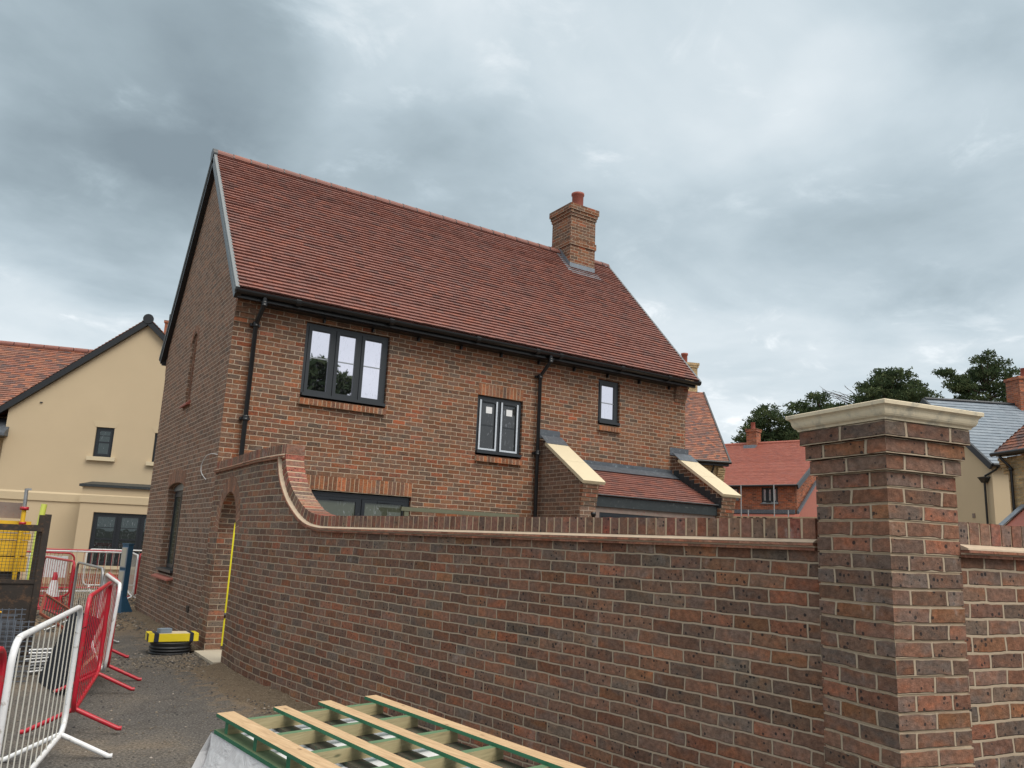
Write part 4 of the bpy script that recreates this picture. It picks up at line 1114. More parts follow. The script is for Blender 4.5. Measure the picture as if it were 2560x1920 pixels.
# black cable ties on the nearest barrier joints
mb = MB(); mb.tube([(.66, 6.86, .86), (.74, 7.15, .86), (.82, 7.5, .85)], .004, 5); mb.build('cable_tie', 'black', None)
tag(bpy.data.objects['cable_tie'], 'thin black cable tying the nearest white barrier to the red one', 'cable')
# white board
mb = MB(); FBd = Fr((1.10, 19.46, 0), (.98, -.185, 0), (-.185, -.98, 0)); mb.box(-.1, .45, .03, .05, .55, .99, FBd)
based(mb, 'board_sign', 'white_paint', 'blank white board fixed on the red barrier behind the cone', 'board', (1.28, 19.43, .55))
# cone
cn = thing('traffic_cone', 'red traffic cone with a wide white band behind the barriers', 'traffic cone', (1.28, 18.3, 0))
mb = MB(); mb.lathe([(.0, .71), (.03, .71), (.055, .56)], (1.28, 18.3, 0), 16); mb.lathe([(.125, .25), (.17, .03)], (1.28, 18.3, 0), 16); mb.lathe([(.17, .03), (.23, .03), (.23, 0), (0, 0)], (1.28, 18.3, 0), 16); mb.build('cone_body', 'red_paint', cn)
mb = MB(); mb.lathe([(.055, .56), (.125, .25)], (1.28, 18.3, 0), 16); mb.build('reflective_band', 'white_paint', cn)

# ================================================================== SIGN POST (blue totem)
tt = thing('sign_post', 'dark blue wooden sign post with two pale plaques and a flared foot', 'sign post', (2.42, 17.7, 0))
fa = math.radians(38); FT = Fr((2.40, 17.6, 0), (math.cos(-fa + 1.45), math.sin(-fa + 1.45), 0), (-.87, -.5, 0))
FT = Fr((2.38, 17.6, 0), (-.42, .907, 0), (-.907, -.42, 0))
mb = MB(); mb.box(-.10, .11, -.10, .0, .2, 1.30, FT); mb.box(-.11, .12, -.11, .01, 1.301, 1.325, FT)
mb.hexa([FT.P(*p) for p in ((-.18, .03, 0), (.19, .03, 0), (.19, -.22, 0), (-.18, -.22, 0), (-.10, .0, .3), (.11, .0, .3), (.11, -.10, .3), (-.10, -.10, .3))])
mb.build('post', 'blue', tt)
for z0, z1 in ((.86, 1.25), (.42, .80)):
    mb = MB(); mb.box(-.085, .095, .001, .014, z0, z1, FT); p = mb.build('plaque_frame', 'bar_grey', tt)
    mb = MB(); mb.box(-.065, .075, .015, .019, z0 + .02, z1 - .02, FT)
    mb.build('plaque', 'plaque', p)

# ================================================================== STILLAGE and site clutter
sg = thing('stillage', 'rusty dark steel stillage cage with mesh top at the left edge', 'stillage', (.0, 11.6, 0))
mb = MB(); 
for x, y in ((.585, 11.30), (-1.2, 11.30), (.585, 12.6), (-1.2, 12.6)): mb.box(x, x + .07, y, y + .035, 0, 1.755)
mb.box(-1.1, .585, 11.31, 11.36, 1.545, 1.62); mb.box(-1.1, .585, 12.61, 12.66, 1.545, 1.62); mb.box(-1.1, .585, 11.31, 11.36, .93, .975)
mb.box(.61, .65, 11.336, 12.6, 1.545, 1.62); mb.build('frame', 'rusty', sg)
mb = MB(); mb.box(-1.1, .585, 11.325, 11.34, .12, .929); mb.box(-1.1, .59, 11.38, 12.6, .08, .12); mb.build('side_sheet', 'rusty', sg)
mb = MB()
x = -.2
while x < .58: mb.box(x, x + .004, 11.33, 11.334, .976, 1.544); x += .038
z = .99
while z < 1.54: mb.box(-.2, .584, 11.3345, 11.3385, z, z + .004); z += .038
mb.build('wire_mesh', 'dkmesh', sg)
mb = MB(); mb.tube([(.10, 11.318, .62), (.14, 11.318, .70), (.21, 11.318, .69), (.23, 11.318, .62), (.30, 11.318, .60)], .012, 6); mb.tube([(.14, 11.318, .70), (.16, 11.318, .78)], .02, 6); mb.tube([(.16, 11.318, .62), (.26, 11.318, .53)], .014, 6); mb.build('painted_mark', 'yellow', sg)
for k, (z0, z1) in enumerate(((1.03, 1.21), (1.225, 1.41), (1.425, 1.50), (1.515, 1.66))):
    mb = MB(); mb.box(-.9, .50 - .02 * (k % 2), 12.0, 12.45, z0, z1)
    for x in (-.4, .1): mb.box(x, x + .03, 11.985, 11.999, z0 + .01, z1 - .01)
    based(mb, 'formwork_panel', 'yellow', ['lowest', 'second', 'third, thin', 'topmost'][k] + ' yellow formwork panel of the stack in the stillage', 'formwork panel', (-.2, 12.2, z0), 'yellow formwork panels')
mb = MB(); mb.box(-.9, .45, 12.02, 12.4, .125, 1.02); based(mb, 'crate', 'rusty', 'dark load under the yellow panels inside the stillage', 'crate', (-.2, 12.2, .12))
sp = thing('scaffold_prop', 'yellow and grey steel prop standing at the stack of yellow panels', 'prop', (.37, 11.9, .13))
mb = MB(); mb.tube([(.40, 11.9, .13), (.375, 11.9, 1.82)], .026, 10); mb.build('outer_tube', 'yellow', sp)
mb = MB(); mb.tube([(.375, 11.9, 1.82), (.365, 11.9, 2.07)], .022, 10); mb.box(.365, .42, 11.88, 11.92, 2.05, 2.075); mb.build('inner_tube', 'galv', sp)
mb = MB(); mb.lathe([(0, 0), (.05, 0), (.05, .04), (0, .04)], (.375, 11.9, 1.80), 12); mb.lathe([(0, 0), (.04, 0), (.04, .03), (0, .03)], (.38, 11.9, 1.62), 12); mb.build('collar', 'red_paint', sp)
mb = MB(); mb.box(-.9, .355, 12.08, 12.12, 1.69, 1.89); based(mb, 'timber_plank', 'oldboard', 'weathered grey plank on edge above the yellow panels', 'plank', (-.2, 12.1, 1.69))
mb = MB(); mb.tube([(.66, 14.0, 0), (.655, 14, 1.0), (.66, 14, 1.5), (.69, 14, 1.93)], .042, 10); based(mb, 'plastic_tube', 'tube_green', 'translucent yellow green plastic tube upright behind the stillage', 'tube', (.66, 14, 0))
# leaning plastic grids, grey blue
def gridpanel(mb, F, w, h, cu, cz, t=.006, th=.012):
    x = 0
    while x < w + .001: mb.box(x, x + t, 0, th, 0, h, F); x += cu
    z = 0
    while z < h + .001: mb.box(0, w, th * .3, th * .8, z, z + t, F); z += cz
for k, (x0, y0, w, h, ln) in enumerate(((.52, 10.45, .85, .72, .10), (.44, 10.30, .9, .66, .16), (.60, 10.16, .8, .62, .2), (.30, 10.02, .7, .60, .22))):
    Z = V((-.02, ln, 1)).normalized(); F = Fr((x0 - w, y0, .005), (1, -.05, 0), (0, -1, ln), Z)
    mb = MB(); gridpanel(mb, F, w, h, .062, .05, .009)
    based(mb, 'plastic_grid', 'bluemesh', ['rearmost grey plastic grid panel leaning on the stillage', 'second grey plastic grid panel from the back, behind two others', 'third grey plastic grid panel, reaching farthest right towards the stillage post', 'front grey plastic grid panel nearest the white barrier'][k], 'grid panel', (x0, y0, 0), 'grey plastic grids')
for k in range(4):
    bx = .70 + k * .035
    U = V((.14, -.98, 0)).normalized(); Z = V((.33 - k * .02, .05, 1)).normalized(); Nn = U.cross(Z)
    F = Fr((bx, 10.12 - k * .03, .005), U, Nn, Z); mb = MB(); gridpanel(mb, F, .85, .74, .022, .075, .004)
    based(mb, 'mesh_sheet', 'dkmesh', ['innermost', 'second', 'third', 'outermost'][k] + ' of the black mesh sheets leaning towards the red barrier', 'mesh sheet', (bx, 10.1, 0), 'black mesh sheets')
gl_ = thing('orange_grille', 'rusty orange framed grille lying tilted by the stillage post', 'grille', (.85, 10.95, .2))
F = Fr((.66, 10.95, .62), V((.34, -.02, -.22)), V((0, -.35, 1)), V((.1, .9, .35)))
mb = MB(); mb.box(0, .45, -.015, .015, 0, .03, F); mb.box(0, .45, -.015, .015, .5, .53, F); mb.box(0, .03, -.015, .015, .031, .499, F); mb.box(.42, .45, -.015, .015, .031, .499, F); mb.build('frame', 'orange_paint', gl_)
mb = MB()
for k in range(11): mb.box(.05 + k * .034, .062 + k * .034, -.008, .008, .031, .499, F)
mb.build('bars', 'rusty', gl_)
for k in range(8):
    mb = MB(); z = .03 + (k // 3) * .10 + (k % 3) * .02; y = 10.55 + (k % 3) * .09
    mb.tube([(.62 + RN.uniform(-.05, .05), y, z), (1.02, y + RN.uniform(-.2, .1), z + RN.uniform(-.01, .03))], .018, 8)
    tag(mb.build('steel_tube', 'galv', None), 'short grey steel tube in the pile under the orange grille', 'tube', 'steel tubes piled under the grille')
mb = MB(); F = Fr((.80, 9.40, .01), (.62, -.25, .72), (-.7, 0, .7), (0, 1, .2)); mb.box(0, .52, -.01, .01, -.012, .012, F); based(mb, 'wood_stick', 'stone', 'pale wooden stick leaning among the barrier feet', 'stick', (.80, 9.40, 0))

# ================================================================== CREAM HOUSE (left)
u7 = V((math.sin(math.radians(107)), math.cos(math.radians(107)), 0)); n7 = V((u7.y, -u7.x, 0))
CF = Fr((3.2, 24.5, 0), u7, n7)     # d outwards (towards camera)
cream = thing('cream_house', 'cream rendered gable house with black barge boards on the left', 'house', (3.2, 24.5, 0))
mb = MB()
wall(mb, CF, [(-3.59, -.1), (3.5, -.1), (3.5, 4.4), (-.27, 7.72), (-3.59, 4.83)], [rect(-1.27, -.785, 3.6, 4.465), rect(.32, .81, 3.55, 4.415)], -1, -1.4, .1)
mb.box(-3.59, 3.5, -9, -1.4, -.1, 4.5, CF)
mb.build('gable_wall', 'render', cream)
mb = MB(); mb.box(-9, -3.60, -9, -1.55, -.1, 4.6, CF); mb.build('side_wall', 'render', cream)
def cslope(mb, F, ua, za, ub, zb, d0, d1, t0, t1):
    mb.hexa([F.P(ua, d0, za + t0), F.P(ub, d0, zb + t0), F.P(ub, d1, zb + t0), F.P(ua, d1, za + t0), F.P(ua, d0, za + t1), F.P(ub, d0, zb + t1), F.P(ub, d1, zb + t1), F.P(ua, d1, za + t1)])
mb = MB(); cslope(mb, CF, -4.6, 4.11, -.275, 7.83, -1.01, -.86, -.20, .0); cslope(mb, CF, -.265, 7.83, 3.9, 4.05, -1.01, -.86, -.20, .0)
mb.tube([CF.P(-.27, -.83, 7.82), CF.P(-.27, -.9, 7.82)], .15, 14)
mb.build('barge_board', 'black', cream)
mb = MB()
s1 = (7.83 - 4.11) / 4.325; L1 = math.hypot(4.325, 7.83 - 4.11)
tiles(mb, CF.P(-4.6, -9, 4.13), n7, (u7 + V((0, 0, s1))), V((0, 0, 1)) - u7 * s1, lambda s: 0, lambda s: 8.12, L1, g=.11, w=.2)
s2 = (7.83 - 4.05) / 4.165; L2 = math.hypot(4.165, 7.83 - 4.05)
tiles(mb, CF.P(3.9, -9, 4.07), n7, (-u7 + V((0, 0, s2))), V((0, 0, 1)) + u7 * s2, lambda s: 0, lambda s: 8.12, L2, g=.11, w=.2)
mb.build('roof', 'tile_mix', cream)
sr = (7.42 - 4.2) / 3.7; mb = MB()
tiles(mb, CF.P(0, -1.35, 4.25), u7, (-n7 + V((0, 0, sr))), V((0, 0, 1)) + n7 * sr, lambda s: -9., lambda s: -1.0, math.hypot(3.65, 3.65 * sr), g=.11, w=.2)
wr = mb.build('wing_roof', 'tile_mix', cream)
mb = MB(); zr = 4.25 + 3.65 * sr; x = -9.
while x < -1:
    mb.tube([CF.P(x + .01, -5.0, zr + .02), CF.P(x + .43, -5.0, zr + .02)], .10, 10, r=.2); x += .45
mb.build('ridge_tiles', 'tile', wr)
c1 = window(cream, CF, -1.262, -.793, 3.605, 4.46, 1, 'glass_dark', 'frame_dk', d=-1.06, bar=True, barz=.75, vents=False, sill=False, sash=True, fw=.035, thinbar='frame_dk')
c2 = window(cream, CF, .325, .805, 3.555, 4.41, 1, 'glass_dark', 'frame_dk', d=-1.06, bar=True, barz=.75, vents=False, sill=False, sash=True, fw=.035, thinbar='frame_dk')
for c_, a, b, z in ((c1, -1.27, -.785, 0), (c2, .32, .81, -.05)):
    mb = MB(); mb.prism([(a - .03, 4.466 + z), (b + .03, 4.466 + z), (b + .12, 4.65 + z), (a - .12, 4.65 + z)], -.9985, -.994, CF); mb.build('stone_lintel', 'render_trim', c_)
    mb = MB(); mb.box(a - .13, b + .13, -1.05, -.9, 3.485 + z, 3.598 + z, CF); mb.build('stone_sill', 'stone', c_)
mb = MB(); mb.prism([(0, 2.27), (.035, 2.27), (.035, 2.475), (0, 2.525)], -3.56, -1.19, Fr(CF.P(0, -.999, 0), n7, u7)); mb.build('string_course', 'render_trim', cream)
bay = MB()
wall(bay, CF, [(-1.18, .36), (2.2, .36), (2.2, 2.69), (-1.18, 2.69)], [rect(-.82, 1.05, .575, 2.005)], 0, -.999, .1)
bay = bay.build('bay', 'render', cream)
mb = MB(); mb.box(-1.19, 2.21, -.99, .004, -.1, .359, CF); mb.build('brick_plinth', 'red_brick', bay)
mb = MB(); mb.box(-1.215, 2.2, -.99, .03, 2.26, 2.455, CF); mb.hexa([CF.P(*p) for p in ((-1.215, .03, 2.4555), (2.2, .03, 2.4555), (2.2, -.99, 2.4555), (-1.215, -.99, 2.4555), (-1.185, 0.002, 2.485), (2.2, .002, 2.485), (2.2, -.99, 2.485), (-1.185, -.99, 2.485))]); mb.build('string_course', 'render_trim', bay)
mb = MB(); mb.box(-1.26, 2.3, -.99, .07, 2.691, 2.76, CF); mb.hexa([CF.P(*p) for p in ((-1.24, .05, 2.761), (2.3, .05, 2.761), (2.3, -.99, 2.761), (-1.24, -.99, 2.761), (-1.1, -.7, 2.87), (2.3, -.7, 2.87), (2.3, -.99, 2.87), (-1.1, -.99, 2.87))]); mb.build('lead_roof', 'lead_dark', bay)
mb = MB(); mb.box(-.9, 1.1, .001, .06, .49, .57, CF); mb.build('stone_sill', 'stone', bay)
window(cream, CF, -.815, 1.045, .58, 2.0, 3, 'glass_dark', 'frame_dk', d=-.05, bar=True, barz=.74, vents=False, sill=False, sash=True, fw=.05, thinbar='frame_dk', name='bay_window')
mb = MB(); mb.box(-.13, .12, -3.3, -3, 6.5, 8.28, CF); mb.box(-.16, .15, -3.33, -2.97, 8.281, 8.36, CF); mb.build('chimney', 'red_brick', cream)
mb = MB(); mb.tube([CF.P(-.02, -3.1, 8.36), CF.P(-.02, -3.1, 8.6)], .02, 6); mb.build('aerial', 'frame', cream)
mb = MB(); mb.hexa([CF.P(*p) for p in ((-5.2, -.6, 4.0), (-3.5, -.6, 4.0), (-3.5, -1.5, 4.0), (-5.2, -1.5, 4.0), (-5.2, -.6, 4.04), (-3.5, -.6, 4.04), (-3.5, -1.5, 4.58), (-5.2, -1.5, 4.58))]); mb.box(-5.2, -3.45, -.62, -.52, 3.98, 4.06, CF); mb.build('porch_roof', 'lead', cream)
mb = MB(); mb.box(-2.83, -2.76, -.999, -.97, 5.035, 5.06, CF); mb.build('overflow_pipe', 'frame', cream)

# ================================================================== BUFF HOUSE (behind brick house, right)
def frame_az(p, az):
    u = V((math.sin(math.radians(az)), math.cos(math.radians(az)), 0)); n = V((u.y, -u.x, 0))
    if n.dot(V((p[0], p[1], 0))) > 0: n = -n
    return Fr((p[0], p[1], 0), u, n)
BF = frame_az((24.61, 21.98), 112)
bh = thing('buff_house', 'buff brick house with steep mottled tiled roof peeping behind the brick house', 'house', tuple(BF.o))
mb = MB(); mb.box(-8, -.12, -4.6, -.1, 0, 5.2, BF); mb.prism([(-.1, 5.2), (-2.3, 8.3), (-4.5, 5.2)], 0, 0, Fr(BF.P(-.12, 0, 0), BF.N, BF.U)); mb.build('wall', 'buff_brick', bh)
mb = MB(); sb = (8.53 - 5.27) / 2.45; Lb = math.hypot(2.45, 2.45 * sb)
tiles(mb, BF.P(0, .15, 5.27), BF.U, (-BF.N + V((0, 0, sb))), V((0, 0, 1)) + BF.N * sb, lambda s: -8., lambda s: .03, Lb, g=.1, w=.165)
tiles(mb, BF.P(0, -4.75, 5.27), BF.U, (BF.N + V((0, 0, sb))), V((0, 0, 1)) - BF.N * sb, lambda s: -8., lambda s: .03, Lb, g=.2, w=.33)
br_ = mb.build('roof', 'tile_mix', bh)
mb = MB()
for q in (0, 1):
    pass
P = lambda u, t, h: BF.P(u, .15, 5.27) + (-BF.N + V((0, 0, sb))).normalized() * t + (V((0, 0, 1)) + BF.N * sb).normalized() * h
mb.hexa([P(.0, -.05, -.05), P(.07, -.05, -.05), P(.07, -.05, .05), P(.0, -.05, .05), P(.0, Lb, -.05), P(.07, Lb, -.05), P(.07, Lb, .05), P(.0, Lb, .05)]); mb.build('verge_strip', 'frame', br_)
mb = MB(); mb.tube([BF.P(-8, .18, 5.22), BF.P(.08, .18, 5.22)], .06, 8); mb.box(-8, .02, -.09, .1, 5.08, 5.2, BF); mb.build('gutter', 'black', bh)
mb = MB(); mb.tube([BF.P(-.62, .1, 5.1), BF.P(-.66, -.03, 4.8), BF.P(-.66, -.03, 0)], .04, 8); mb.lathe([(.041, -.05), (.06, -.04), (.06, .04), (.041, .05)], BF.P(-.66, -.03, 4.6), 8); mb.build('downpipe', 'black', bh)
mb = MB()
for i in range(6): mb.box(-.42, -.11, -.1, -.08 + .03 * i, 4.5 + .085 * i, 4.58 + .085 * i, BF)
mb.build('corbel', 'buff_brick', bh)
mb = MB(); mb.box(-1.1, -.24, -2.9, -2.3, 7.8, 9.62, BF); mb.box(-1.14, -.2, -2.94, -2.26, 9.621, 9.72, BF); mb.box(-1.17, -.17, -2.97, -2.23, 9.721, 9.83, BF); c_ = mb.build('chimney', 'buff_brick', bh)
p = BF.P(-.72, -2.6, 0); mb = MB(); mb.lathe([(.13, 9.83), (.13, 10.2), (.16, 10.22), (.16, 10.3), (.1, 10.3)], p, 12); mb.build('chimney_pot', 'terra', c_)

# ================================================================== RED HOUSE
RF = frame_az((32.57, 24.9), -16.4)
rh = thing('red_house', 'red brick house with orange red roof in the distance left of the pillar', 'house', tuple(RF.o))
mb = MB()
wall(mb, RF, [(.0, 0), (8, 0), (8, 5.02), (0, 5.02)], [rect(.82, 1.65, 4.2, 4.95), rect(2.86, 3.3, 4.38, 4.97)], 0, -.3, .1)
RG = Fr(RF.P(0, 0, 0), -RF.N, -RF.U)
mb.face([RG.P(*q) for q in ((0, 0, 0), (10, 0, 0), (10, 0, 5.02), (5, 0, 7.75), (0, 0, 5.02))])
mb.build('wall', 'red_brick', rh)
mb = MB(); s3 = (7.87 - 5.05) / 5.2; L3 = math.hypot(5.2, 5.2 * s3)
tiles(mb, RF.P(0, .2, 5.05), RF.U, (-RF.N + V((0, 0, s3))), V((0, 0, 1)) + RF.N * s3, lambda s: -.18, lambda s: 8.3, L3, g=.12, w=.2)
r_ = mb.build('roof', 'tile_red', rh)
mb = MB(); mb.tube([RF.P(-.18, -5, 7.88), RF.P(8.3, -5, 7.88)], .1, 8, r=.3); mb.build('ridge_tiles', 'tile_red', r_)
mb = MB(); mb.tube([RF.P(-.2, .25, 5.02), RF.P(8.2, .25, 5.02)], .06, 8); mb.box(-.15, 8, .01, .2, 4.98, 5.045, RF)
P = lambda u, t, h: RF.P(u, .2, 5.05) + (-RF.N + V((0, 0, s3))).normalized() * t + (V((0, 0, 1)) + RF.N * s3).normalized() * h
mb.hexa([P(-.28, -.05, -.2), P(-.19, -.05, -.2), P(-.19, -.05, .03), P(-.28, -.05, .03), P(-.28, L3, -.2), P(-.19, L3, -.2), P(-.19, L3, .03), P(-.28, L3, .03)])
mb.build('barge_board', 'black', r_)
window(rh, RF, .825, 1.645, 4.21, 4.945, 3, 'glass_pale', 'frame_dk', d=-.03, bar=False, vents=False, sill=False, fw=.03)
window(rh, RF, 2.865, 3.295, 4.385, 4.965, 1, 'glass_pale', 'frame_dk', d=-.03, bar=False, vents=False, sill=False, fw=.03)
mb = MB(); mb.box(.78, 1.69, .001, .06, 4.13, 4.195, RF); mb.build('stone_sill', 'grey_metal', rh); mb = MB(); mb.box(2.82, 3.34, .001, .06, 4.31, 4.375, RF); mb.build('stone_sill', 'grey_metal', rh)
mb = MB(); mb.box(3.9, 4.5, -5.3, -4.7, 7.2, 8.55, RF); mb.box(3.86, 4.54, -5.34, -4.66, 8.551, 8.68, RF); mb.box(3.84, 4.56, -5.36, -4.64, 8.681, 8.72, RF); c_ = mb.build('chimney', 'red_brick', rh)
mb = MB(); mb.lathe([(.13, 8.72), (.12, 9.1), (.14, 9.12), (.08, 9.12)], RF.P(4.22, -5, 0), 12); mb.build('chimney_pot', 'terra', c_)
mb = MB(); mb.box(3.85, 4.55, -4.69, -4.4, 7.45, 7.75, RF); mb.build('chimney_flashing', 'lead_new', c_)
lean = MB(); lean.hexa([RF.P(*q) for q in ((-.3, 1.6, 2.8), (6, 1.6, 2.8), (6, .02, 2.8), (-.3, .02, 2.8), (-.3, 1.6, 2.9), (6, 1.6, 2.9), (6, .02, 3.66), (-.3, .02, 3.66))], r=.8)
lean = lean.build('lower_roof', 'tile_red', rh)
mb = MB(); mb.box(-.02, 6, .01, .1, 3.665, 3.86, RF); mb.build('lead_band', 'lead', lean)
mb = MB()
mb.prism([(.1, 2.4), (8, 2.4), (8, 5.4), (2.6, 5.4), (.1, 3.72)], .08, .05, RG, r=.9); mb.build('side_roof', 'tile_red', lean)
mb = MB(); mb.hexa([RG.P(*q) for q in ((.0, .1, 3.66), (2.6, .1, 5.36), (2.6, .2, 5.36), (0, .2, 3.66), (0, .1, 3.80), (2.6, .1, 5.5), (2.6, .2, 5.5), (0, .2, 3.80))]); mb.build('lead_strip', 'lead', lean)

# scaffold guard rail in front of it
scf = thing('scaffolding', 'grey scaffold tubes with a tan guard rail in front of the red house', 'scaffolding', (29, 24, 0))
SR = frame_az((28.2, 21.6), 152)
SF2 = Fr(RF.P(0, 2.6, 0), RF.U, RF.N)
mb = MB()
for u, zt_ in ((-.05, 4.85), (1.55, 4.85), (2.95, 4.65), (3.6, 3.7), (1.2, 3.7), (-.7, 3.7), (2.2, 3.62)): 
    mb.tube([SF2.P(u, 0, 0), SF2.P(u, 0, zt_)], .028, 6)
mb.build('standard', 'scaff', scf)
mb = MB(); mb.box(-3, 5, -.03, .03, 3.30, 3.40, SF2); mb.build('guard_rail', 'tan_rail', scf)
mb = MB()
for u in [-.9 + .31 * k for k in range(18)]:
    if RN.random() < .7: mb.box(u, u + .16, .031, .07, 3.27, 3.36, SF2)
    mb.box(u + .05, u + .065, -.02, .0, 2.9, 3.3, SF2)
mb.build('clamp', 'rusty', scf)

# ================================================================== SLATE HOUSE + BUFF WING
SH = frame_az((27.02, 13.03), 117)
sh = thing('slate_house', 'cream rendered house with grey slate roof at the right behind the pillar', 'house', tuple(SH.o))
GU = Fr(SH.o, -SH.N, -SH.U)   # gable plane frame: u goes back, outward is -U
mb = MB(); mb.box(0, 6, -6.3, 0, -.1, 4.82, SH); mb.prism([(.0, 4.82), (6.3, 4.82), (3.15, 7.42)], 0, -.3, GU); mb.build('wall', 'render', sh)
s4 = (7.57 - 4.86) / 3.3; L4 = math.hypot(3.3, 3.3 * s4); mb = MB()
tiles(mb, SH.P(0, .15, 4.86), SH.U, (-SH.N + V((0, 0, s4))), V((0, 0, 1)) + SH.N * s4, lambda s: -.06, lambda s: 7., L4, g=.2, w=.25, th=.012)
tiles(mb, SH.P(0, -6.45, 4.86), SH.U, (SH.N + V((0, 0, s4))), V((0, 0, 1)) - SH.N * s4, lambda s: -.06, lambda s: 7., L4, g=.2, w=.25, th=.012)
s_ = mb.build('roof', 'slate', sh)
mb = MB(); mb.tube([SH.P(-.06, -3.15, 7.59), SH.P(7, -3.15, 7.59)], .07, 8); mb.build('ridge', 'frame', s_)
P = lambda u, t, h: SH.P(u, .15, 4.86) + (-SH.N + V((0, 0, s4))).normalized() * t + (V((0, 0, 1)) + SH.N * s4).normalized() * h
mb = MB(); mb.hexa([P(-.15, -.05, -.17), P(-.065, -.05, -.17), P(-.065, -.05, .03), P(-.15, -.05, .03), P(-.15, L4, -.17), P(-.065, L4, -.17), P(-.065, L4, .03), P(-.15, L4, .03)])
P2 = lambda u, t, h: SH.P(u, -6.45, 4.86) + (SH.N + V((0, 0, s4))).normalized() * t + (V((0, 0, 1)) - SH.N * s4).normalized() * h
mb.hexa([P2(-.15, -.05, -.17), P2(-.065, -.05, -.17), P2(-.065, -.05, .03), P2(-.15, -.05, .03), P2(-.15, L4, -.17), P2(-.065, L4, -.17), P2(-.065, L4, .03), P2(-.15, L4, .03)])
mb.build('barge_board', 'frame', s_)
mb = MB(); mb.tube([SH.P(-.1, .2, 4.83), SH.P(3, .2, 4.83)], .06, 8); mb.build('gutter', 'black', sh)
mb = MB(); hp = GU.P(.25, .09, 0)
mb.tube([SH.P(.1, .2, 4.78), SH.P(.05, .12, 4.68), GU.P(.22, .09, 4.5)], .032, 8)
mb.tube([GU.P(.25, .09, 4.4), GU.P(.25, .09, 0)], .036, 8)
mb.hexa([GU.P(*q) for q in ((.18, .03, 4.28), (.32, .03, 4.28), (.32, .15, 4.28), (.18, .15, 4.28), (.08, .01, 4.44), (.42, .01, 4.44), (.42, .19, 4.44), (.08, .19, 4.44))]); mb.box(.07, .43, .0, .2, 4.441, 4.47, GU)
mb.build('downpipe', 'black', sh)
mb = MB(); mb.box(.93, 1.06, .001, .02, 3.17, 3.32, GU); mb.build('air_vent', 'oldboard', sh)
mb = MB(); mb.box(3.5, 4.3, -3.5, -2.8, 7.0, 8.5, SH); mb.box(3.46, 4.34, -3.54, -2.76, 8.501, 8.62, SH); c_ = mb.build('chimney', 'red_brick', sh)
mb = MB(); mb.lathe([(.12, 8.62), (.11, 8.98), (.13, 9.0), (.08, 9.0)], SH.P(3.97, -3.1, 0), 12); mb.build('chimney_pot', 'terra', c_)
WF = Fr((22.61, 10.66, 0), (-.446, -.895, 0), (-.895, .446, 0))
wh = thing('buff_wing_house', 'buff brick building with red hipped roof cut off by the right edge', 'house', tuple(WF.o))
mb = MB(); mb.box(.25, 8, -5, 0, -.1, 4.5, WF); mb.build('wall', 'buff_brick', wh)
s5 = 1.33; mb = MB(); L5 = math.hypot(2.5, 2.5 * s5); kx = 1 / math.sqrt(1 + s5 * s5)
tiles(mb, WF.P(0, .2, 4.61), WF.U, (-WF.N + V((0, 0, s5))), V((0, 0, 1)) + WF.N * s5, lambda s: .07 + s * kx * .95, lambda s: 8., L5, g=.11, w=.18)
tiles(mb, WF.P(.05, .0, 4.61), -WF.N, (WF.U + V((0, 0, s5))), V((0, 0, 1)) - WF.U * s5, lambda s: -.2 + s * kx, lambda s: 4.8 - s * kx, L5, g=.11, w=.18)
rw_ = mb.build('roof', 'tile_mix', wh)
mb = MB(); mb.tube([WF.P(0, .26, 4.57), WF.P(8, .26, 4.57)], .055, 8); mb.box(.1, 8, .01, .2, 4.51, 4.59, WF); mb.build('gutter', 'black', wh)
mb = MB(); mb.tube([WF.P(.28, .24, 4.5), WF.P(.35, .2, 4.38), WF.P(.43, .06, 4.2), WF.P(.43, .06, 0)], .038, 8)
for z in (4.15, 3.0, 1.8): mb.lathe([(.04, -.04), (.055, -.03), (.055, .03), (.04, .04)], WF.P(.43, .06, z), 8)
mb.build('downpipe', 'black', wh)
mb = MB()
for i in range(5): mb.box(.10 - 0 * i, .30, -.2, .02 + .035 * i, 4.05 + .085 * i, 4.13 + .085 * i, WF)
mb.build('corbel', 'buff_brick', wh)
mb = MB(); mb.hexa([WF.P(*q) for q in ((.75, 1.0, 2.30), (4, 1.0, 2.30), (4, .01, 2.30), (.75, .01, 2.30), (.75, 1.0, 2.36), (4, 1.0, 2.36), (4, .01, 3.15), (.75, .01, 3.15))], r=.4); pr_ = mb.build('porch_roof', 'tile_red', wh)
mb = MB(); mb.hexa([WF.P(*q) for q in ((.62, 1.05, 2.36), (.82, 1.05, 2.37), (.82, .01, 3.19), (.62, .01, 3.19), (.62, 1.05, 2.40), (.82, 1.05, 2.40), (.82, .01, 3.23), (.62, .01, 3.23))]); mb.build('lead_verge', 'lead_new', pr_)

